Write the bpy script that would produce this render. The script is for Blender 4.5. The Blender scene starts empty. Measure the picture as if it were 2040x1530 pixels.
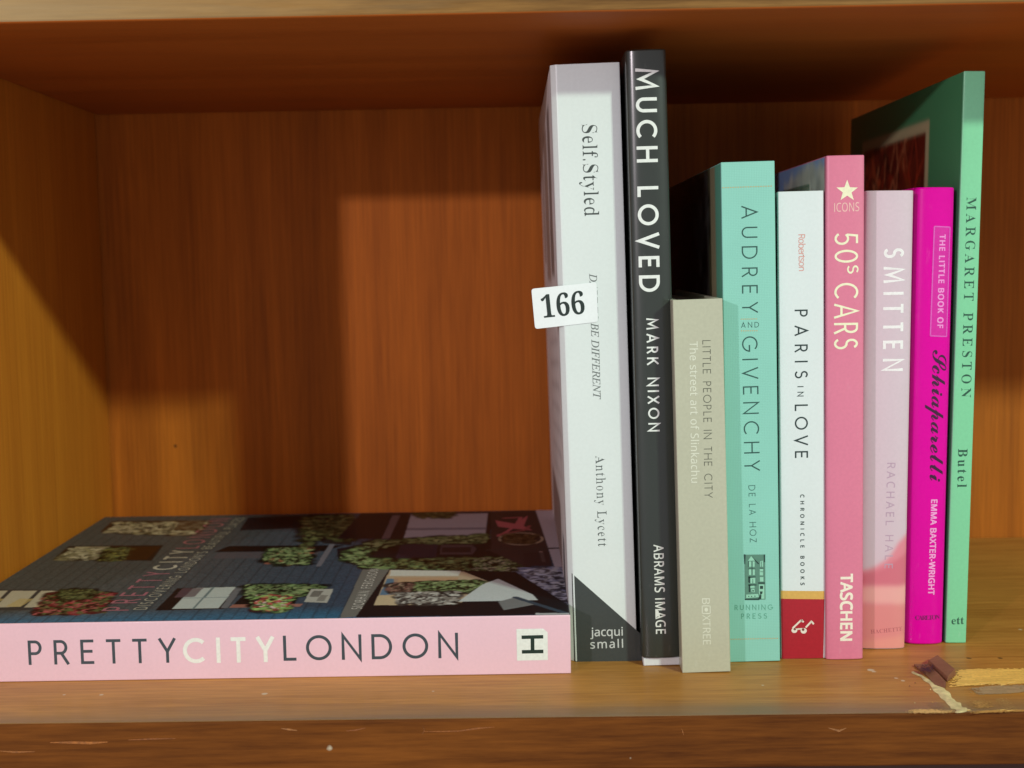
import bpy, bmesh, math, random
import numpy as np
from mathutils import Vector, Matrix
from mathutils.geometry import delaunay_2d_cdt

sc = bpy.context.scene
col = sc.collection
RNG = np.random.default_rng(7)
random.seed(7)

# ---------------------------------------------------------------- camera
F_PX = 2651.69                                  # focal length in pixels of the 2040-pixel-wide photograph
CAM = Vector((0.0, -0.52, 0.18398))
AX_R = Vector((0.99978059, 0.01235531, -0.01691492))
AX_U = Vector((0.01567535, 0.09433164, 0.99541741))
AX_F = Vector((-0.0138943, 0.99546416, -0.09411727))
cam = bpy.data.cameras.new('camera')
cam.sensor_width = 36.0
cam.lens = F_PX / 2040 * 36
cam.clip_start = 0.01
cam.clip_end = 50
cam.dof.use_dof = True
cam.dof.focus_distance = 0.585
cam.dof.aperture_fstop = 13.0
cam_o = bpy.data.objects.new('camera', cam)
col.objects.link(cam_o)
m = Matrix.Identity(4)
for i in range(3):
    m[i][0], m[i][1], m[i][2], m[i][3] = AX_R[i], AX_U[i], -AX_F[i], CAM[i]
cam_o.matrix_world = m
sc.camera = cam_o

# ---------------------------------------------------------------- light
w = bpy.data.worlds.new('World')
sc.world = w
w.use_nodes = True
bg = w.node_tree.nodes['Background']
bg.inputs['Color'].default_value = (1.0, 0.945, 0.975, 1)
bg.inputs['Strength'].default_value = 0.45

def lamp(name, direction, dist, watts, color, size, target=(0.02, 0.12, 0.15)):
    l = bpy.data.lights.new(name, 'AREA')
    l.shape = 'DISK'
    l.size = size
    l.energy = watts
    l.color = color
    o = bpy.data.objects.new(name, l)
    col.objects.link(o)
    d = Vector(direction).normalized()
    o.location = Vector(target) + d * dist
    o.rotation_euler = d.to_track_quat('Z', 'Y').to_euler()
    return o

# ceiling lamps of the shop: two close together to the right, one to the left and lower
lamp('ceiling_lamp', (0.785, -1, 0.668), 2.6, 21.5, (0.80, 1.0, 0.80), 0.08)
lamp('ceiling_lamp', (0.86, -1, 0.70), 2.6, 21.5, (0.80, 1.0, 0.80), 0.08)
lamp('ceiling_lamp', (-0.575, -1, 0.25), 2.8, 22.0, (1.0, 0.88, 0.93), 0.07)

sc.view_settings.view_transform = 'Standard'
sc.view_settings.look = 'None'
sc.view_settings.exposure = 0.0
sc.view_settings.gamma = 1.0
sc.view_settings.use_curve_mapping = False
sc.render.engine = 'CYCLES'
sc.cycles.use_denoising = True
sc.cycles.max_bounces = 8
sc.cycles.diffuse_bounces = 5

# ---------------------------------------------------------------- helpers
def lin(c):
    return tuple(((v / 255) / 12.92 if v / 255 <= 0.04045 else ((v / 255 + 0.055) / 1.055) ** 2.4) for v in c)

def lin4(c):
    return lin(c) + (1.0,)

def ray(px, py):
    return AX_R * ((px - 1020) / F_PX) + AX_U * ((765 - py) / F_PX) + AX_F

def at(px, py, axis, val):
    """the world point on the plane axis = val seen at pixel (px, py) of the photograph"""
    d = ray(px, py)
    return CAM + d * ((val - CAM[axis]) / d[axis])

def empty(name, loc=(0, 0, 0), roty=0.0, rotz=0.0):
    o = bpy.data.objects.new(name, None)
    o.empty_display_size = 0.02
    col.objects.link(o)
    o.location = loc
    o.rotation_euler = (0, roty, rotz)
    return o

def tag(o, label, cat, group=None):
    o['label'] = label
    o['category'] = cat
    if group:
        o['group'] = group
    return o

def mesh_obj(name, verts, faces, mat, parent=None, smooth=False, bevel=0.0, seg=2, label=None):
    me = bpy.data.meshes.new(name)
    me.from_pydata([tuple(v) for v in verts], [], faces)
    me.validate()
    bm = bmesh.new()
    bm.from_mesh(me)
    bmesh.ops.recalc_face_normals(bm, faces=bm.faces)
    bm.to_mesh(me)
    bm.free()
    mats = mat if isinstance(mat, (list, tuple)) else [mat]
    for k in mats:
        me.materials.append(k)
    o = bpy.data.objects.new(name, me)
    col.objects.link(o)
    if parent is not None:
        o.parent = parent
    if bevel:
        b = o.modifiers.new('bevel', 'BEVEL')
        b.width = bevel
        b.segments = seg
        b.limit_method = 'ANGLE'
        b.angle_limit = math.radians(40)
    if smooth or bevel:
        for p in me.polygons:
            p.use_smooth = True
        if hasattr(me, 'set_sharp_from_angle'):
            me.set_sharp_from_angle(angle=math.radians(50))
    if label:
        o['label'] = label
    return o

def box(name, lo, hi, mat, parent=None, bevel=0.0, seg=2, label=None):
    (a, b, c), (d, e, f) = lo, hi
    v = [(a, b, c), (d, b, c), (d, e, c), (a, e, c), (a, b, f), (d, b, f), (d, e, f), (a, e, f)]
    fc = [(0, 3, 2, 1), (4, 5, 6, 7), (0, 1, 5, 4), (1, 2, 6, 5), (2, 3, 7, 6), (3, 0, 4, 7)]
    return mesh_obj(name, v, fc, mat, parent, bevel=bevel, seg=seg, label=label)

def prism(name, outline, z0, z1, mat, parent=None, bevel=0.0, smooth=False, label=None, axis='z'):
    """closed outline of (x, y) pushed from z0 to z1"""
    n = len(outline)
    v = [(x, y, z0) for x, y in outline] + [(x, y, z1) for x, y in outline]
    f = [tuple(range(n - 1, -1, -1)), tuple(range(n, 2 * n))]
    f += [(i, (i + 1) % n, n + (i + 1) % n, n + i) for i in range(n)]
    return mesh_obj(name, v, f, mat, parent, bevel=bevel, smooth=smooth, label=label)

# ---------------------------------------------------------------- materials
def new_mat(name):
    mt = bpy.data.materials.new(name)
    mt.use_nodes = True
    nt = mt.node_tree
    return mt, nt, nt.nodes['Principled BSDF']

def N(nt, kind, **kw):
    n = nt.nodes.new(kind)
    for k, v in kw.items():
        if k in n.inputs:
            n.inputs[k].default_value = v
        else:
            setattr(n, k, v)
    return n

def paint(name, rgb, rough=0.45, coat=0.0, coat_rough=0.15, spec=0.5, speck=0.02, speck_scale=700.0, bump=0.0, bump_scale=900.0, stretch=(1, 1, 1), wear=0.018, scuff=0.0):
    """printed paper, card or cloth with a faint mottling"""
    mt, nt, p = new_mat(name)
    tc = N(nt, 'ShaderNodeTexCoord')
    mp = N(nt, 'ShaderNodeMapping')
    mp.inputs['Scale'].default_value = stretch
    nt.links.new(tc.outputs['Object'], mp.inputs['Vector'])
    n1 = N(nt, 'ShaderNodeTexNoise', Scale=speck_scale, Detail=3.0)
    nt.links.new(mp.outputs['Vector'], n1.inputs['Vector'])
    n2 = N(nt, 'ShaderNodeTexNoise', Scale=28.0, Detail=4.0)
    nt.links.new(tc.outputs['Object'], n2.inputs['Vector'])
    c = lin(tuple(v * 0.97 for v in rgb))
    def mult(val_node, amt, col_in):
        mr = N(nt, 'ShaderNodeMapRange')
        mr.inputs['From Min'].default_value = 0.3
        mr.inputs['From Max'].default_value = 0.7
        mr.inputs['To Min'].default_value = 1 - amt
        mr.inputs['To Max'].default_value = 1 + amt
        nt.links.new(val_node.outputs['Fac'], mr.inputs['Value'])
        mx = N(nt, 'ShaderNodeMix', data_type='RGBA', blend_type='MULTIPLY')
        mx.inputs[0].default_value = 1.0
        if isinstance(col_in, tuple):
            mx.inputs[6].default_value = col_in + (1,)
        else:
            nt.links.new(col_in, mx.inputs[6])
        nt.links.new(mr.outputs['Result'], mx.inputs[7])
        return mx.outputs[2]
    o = mult(n1, speck, c)
    o = mult(n2, wear, o)
    if scuff:                                       # rubbed, paler flecks
        ms = N(nt, 'ShaderNodeMapping')
        ms.inputs['Scale'].default_value = (260.0, 260.0, 70.0)
        nt.links.new(tc.outputs['Object'], ms.inputs['Vector'])
        n4 = N(nt, 'ShaderNodeTexNoise', Scale=1.0, Detail=5.0, Roughness=0.7)
        nt.links.new(ms.outputs['Vector'], n4.inputs['Vector'])
        m4 = N(nt, 'ShaderNodeMapRange')
        m4.inputs['From Min'].default_value = 0.62
        m4.inputs['From Max'].default_value = 0.72
        m4.inputs['To Max'].default_value = scuff
        nt.links.new(n4.outputs['Fac'], m4.inputs['Value'])
        x4 = N(nt, 'ShaderNodeMix', data_type='RGBA')
        nt.links.new(m4.outputs['Result'], x4.inputs[0])
        nt.links.new(o, x4.inputs[6])
        x4.inputs[7].default_value = tuple(min(1, v * 0.6 + 0.4 * 0.72) for v in c) + (1,)
        o = x4.outputs[2]
    nt.links.new(o, p.inputs['Base Color'])
    p.inputs['Roughness'].default_value = rough
    p.inputs['Specular IOR Level'].default_value = spec
    p.inputs['Coat Weight'].default_value = coat
    p.inputs['Coat Roughness'].default_value = coat_rough
    rr = N(nt, 'ShaderNodeMapRange')
    rr.inputs['To Min'].default_value = max(0.02, rough - 0.08)
    rr.inputs['To Max'].default_value = rough + 0.10
    nt.links.new(n2.outputs['Fac'], rr.inputs['Value'])
    nt.links.new(rr.outputs['Result'], p.inputs['Roughness'])
    if bump:
        b = N(nt, 'ShaderNodeBump', Strength=bump, Distance=0.0004)
        n3 = N(nt, 'ShaderNodeTexNoise', Scale=bump_scale, Detail=2.0)
        nt.links.new(mp.outputs['Vector'], n3.inputs['Vector'])
        nt.links.new(n3.outputs['Fac'], b.inputs['Height'])
        nt.links.new(b.outputs['Normal'], p.inputs['Normal'])
    return mt

def cloth(name, rgb):
    """book cloth: a fine over-and-under weave"""
    mt, nt, p = new_mat(name)
    tc = N(nt, 'ShaderNodeTexCoord')
    outs = []
    for d in ('X', 'Z'):
        wv = N(nt, 'ShaderNodeTexWave', wave_type='BANDS', bands_direction=d, Scale=430.0, Distortion=1.2, Detail=2.0)
        wv.inputs['Detail Scale'].default_value = 2.0
        nt.links.new(tc.outputs['Object'], wv.inputs['Vector'])
        outs.append(wv.outputs['Fac'])
    mm = N(nt, 'ShaderNodeMath', operation='ADD')
    nt.links.new(outs[0], mm.inputs[0])
    nt.links.new(outs[1], mm.inputs[1])
    mr = N(nt, 'ShaderNodeMapRange')
    mr.inputs['From Max'].default_value = 2.0
    mr.inputs['To Min'].default_value = 0.955
    mr.inputs['To Max'].default_value = 1.04
    nt.links.new(mm.outputs[0], mr.inputs['Value'])
    n2 = N(nt, 'ShaderNodeTexNoise', Scale=35.0, Detail=5.0)
    nt.links.new(tc.outputs['Object'], n2.inputs['Vector'])
    m2 = N(nt, 'ShaderNodeMapRange')
    m2.inputs['To Min'].default_value = 0.92
    m2.inputs['To Max'].default_value = 1.08
    nt.links.new(n2.outputs['Fac'], m2.inputs['Value'])
    pr = N(nt, 'ShaderNodeMath', operation='MULTIPLY')
    nt.links.new(mr.outputs['Result'], pr.inputs[0])
    nt.links.new(m2.outputs['Result'], pr.inputs[1])
    mx = N(nt, 'ShaderNodeMix', data_type='RGBA', blend_type='MULTIPLY')
    mx.inputs[0].default_value = 1.0
    mx.inputs[6].default_value = lin4(rgb)
    nt.links.new(pr.outputs[0], mx.inputs[7])
    nt.links.new(mx.outputs[2], p.inputs['Base Color'])
    p.inputs['Roughness'].default_value = 0.62
    b = N(nt, 'ShaderNodeBump', Strength=0.12, Distance=0.0002)
    nt.links.new(mm.outputs[0], b.inputs['Height'])
    nt.links.new(b.outputs['Normal'], p.inputs['Normal'])
    return mt

def wood(name, grain, dark, light, rough=0.35, coat=0.0, streak=1.0, across=34.0, spots=(), holes=(), worn=None, along=2.2, pores=0.5, spec=0.22):
    """varnished wood: streaks along one axis, fine pores, optional paint specks and nail holes (points in metres)"""
    mt, nt, p = new_mat(name)
    tc = N(nt, 'ShaderNodeTexCoord')
    def mapped(al, ac):
        mp = N(nt, 'ShaderNodeMapping')
        mp.inputs['Scale'].default_value = tuple(al if g == grain else ac for g in 'xyz')
        nt.links.new(tc.outputs['Object'], mp.inputs['Vector'])
        return mp.outputs['Vector']
    n1 = N(nt, 'ShaderNodeTexNoise', Scale=1.0, Detail=6.0, Roughness=0.62, Distortion=0.6)
    nt.links.new(mapped(along, across), n1.inputs['Vector'])
    n2 = N(nt, 'ShaderNodeTexNoise', Scale=1.0, Detail=4.0, Roughness=0.7)
    nt.links.new(mapped(along * 7, 420.0), n2.inputs['Vector'])
    n3 = N(nt, 'ShaderNodeTexNoise', Scale=6.0, Detail=3.0)
    nt.links.new(tc.outputs['Object'], n3.inputs['Vector'])
    a = N(nt, 'ShaderNodeMath', operation='MULTIPLY_ADD')
    nt.links.new(n2.outputs['Fac'], a.inputs[0])
    a.inputs[1].default_value = pores
    nt.links.new(n1.outputs['Fac'], a.inputs[2])
    b = N(nt, 'ShaderNodeMath', operation='MULTIPLY_ADD')
    nt.links.new(n3.outputs['Fac'], b.inputs[0])
    b.inputs[1].default_value = 0.4
    nt.links.new(a.outputs[0], b.inputs[2])
    mid = 0.5 + pores * 0.5 + 0.2
    r = N(nt, 'ShaderNodeMapRange')
    r.inputs['From Min'].default_value = mid - 0.30 / streak
    r.inputs['From Max'].default_value = mid + 0.30 / streak
    nt.links.new(b.outputs[0], r.inputs['Value'])
    mx = N(nt, 'ShaderNodeMix', data_type='RGBA')
    mx.inputs[6].default_value = dark + (1,)
    mx.inputs[7].default_value = light + (1,)
    nt.links.new(r.outputs['Result'], mx.inputs[0])
    out = mx.outputs[2]
    wob = N(nt, 'ShaderNodeTexNoise', Scale=260.0, Detail=3.0)
    nt.links.new(tc.outputs['Object'], wob.inputs['Vector'])
    def dots(pts, rgb, out):
        for (x, y, z, rad) in pts:
            d = N(nt, 'ShaderNodeVectorMath', operation='DISTANCE')
            nt.links.new(tc.outputs['Object'], d.inputs[0])
            d.inputs[1].default_value = (x, y, z)
            ad = N(nt, 'ShaderNodeMath', operation='MULTIPLY_ADD')
            nt.links.new(wob.outputs['Fac'], ad.inputs[0])
            ad.inputs[1].default_value = rad * 1.6
            nt.links.new(d.outputs['Value'], ad.inputs[2])
            mr = N(nt, 'ShaderNodeMapRange')
            mr.inputs['From Min'].default_value = rad * 1.45
            mr.inputs['From Max'].default_value = rad * 1.95
            mr.inputs['To Min'].default_value = 0.75
            mr.inputs['To Max'].default_value = 0.0
            nt.links.new(ad.outputs[0], mr.inputs['Value'])
            k = N(nt, 'ShaderNodeMix', data_type='RGBA')
            nt.links.new(mr.outputs['Result'], k.inputs[0])
            nt.links.new(out, k.inputs[6])
            k.inputs[7].default_value = lin4(rgb)
            out = k.outputs[2]
        return out
    if worn:                                        # a worn band: (axis, from, to, colour)
        ax, v0, v1, rgb = worn
        sp = N(nt, 'ShaderNodeSeparateXYZ')
        nt.links.new(tc.outputs['Object'], sp.inputs[0])
        ad = N(nt, 'ShaderNodeMath', operation='MULTIPLY_ADD')
        nt.links.new(n1.outputs['Fac'], ad.inputs[0])
        ad.inputs[1].default_value = abs(v1 - v0) * 1.2
        nt.links.new(sp.outputs[ax], ad.inputs[2])
        mr = N(nt, 'ShaderNodeMapRange')
        mr.inputs['From Min'].default_value = v0 + abs(v1 - v0) * 0.6
        mr.inputs['From Max'].default_value = v1 + abs(v1 - v0) * 0.6
        mr.inputs['To Min'].default_value = 0.8
        mr.inputs['To Max'].default_value = 0.0
        nt.links.new(ad.outputs[0], mr.inputs['Value'])
        k = N(nt, 'ShaderNodeMix', data_type='RGBA')
        nt.links.new(mr.outputs['Result'], k.inputs[0])
        nt.links.new(out, k.inputs[6])
        k.inputs[7].default_value = lin4(rgb)
        out = k.outputs[2]
    out = dots(spots, (205, 195, 170), out)
    out = dots(holes, (40, 26, 18), out)
    nt.links.new(out, p.inputs['Base Color'])
    rr = N(nt, 'ShaderNodeMapRange')
    rr.inputs['To Min'].default_value = rough - 0.1
    rr.inputs['To Max'].default_value = rough + 0.15
    nt.links.new(b.outputs[0], rr.inputs['Value'])
    nt.links.new(rr.outputs['Result'], p.inputs['Roughness'])
    p.inputs['Coat Weight'].default_value = coat
    p.inputs['Coat Roughness'].default_value = 0.22
    p.inputs['Specular IOR Level'].default_value = spec
    bp = N(nt, 'ShaderNodeBump', Strength=0.12, Distance=0.0006)
    nt.links.new(n2.outputs['Fac'], bp.inputs['Height'])
    nt.links.new(bp.outputs['Normal'], p.inputs['Normal'])
    return mt

def printed(name, rough=0.3, coat=0.0, spec=0.5):
    """a printed picture: its colours are carried by the mesh"""
    mt, nt, p = new_mat(name)
    a = N(nt, 'ShaderNodeVertexColor', layer_name='print')
    nt.links.new(a.outputs['Color'], p.inputs['Base Color'])
    p.inputs['Roughness'].default_value = rough
    p.inputs['Coat Weight'].default_value = coat
    p.inputs['Coat Roughness'].default_value = 0.12
    p.inputs['Specular IOR Level'].default_value = spec
    return mt

def pages_mat(name, rgb=(226, 219, 205), axis='x'):
    mt, nt, p = new_mat(name)
    tc = N(nt, 'ShaderNodeTexCoord')
    mp = N(nt, 'ShaderNodeMapping')
    mp.inputs['Scale'].default_value = tuple(5200.0 if g == axis else 14.0 for g in 'xyz')
    nt.links.new(tc.outputs['Object'], mp.inputs['Vector'])
    n = N(nt, 'ShaderNodeTexNoise', Scale=1.0, Detail=2.0)
    nt.links.new(mp.outputs['Vector'], n.inputs['Vector'])
    r = N(nt, 'ShaderNodeValToRGB')
    r.color_ramp.elements[0].position = 0.3
    r.color_ramp.elements[0].color = lin4(tuple(int(v * 0.72) for v in rgb))
    r.color_ramp.elements[1].position = 0.65
    r.color_ramp.elements[1].color = lin4(rgb)
    nt.links.new(n.outputs['Fac'], r.inputs['Fac'])
    nt.links.new(r.outputs['Color'], p.inputs['Base Color'])
    p.inputs['Roughness'].default_value = 0.8
    return mt

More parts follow.
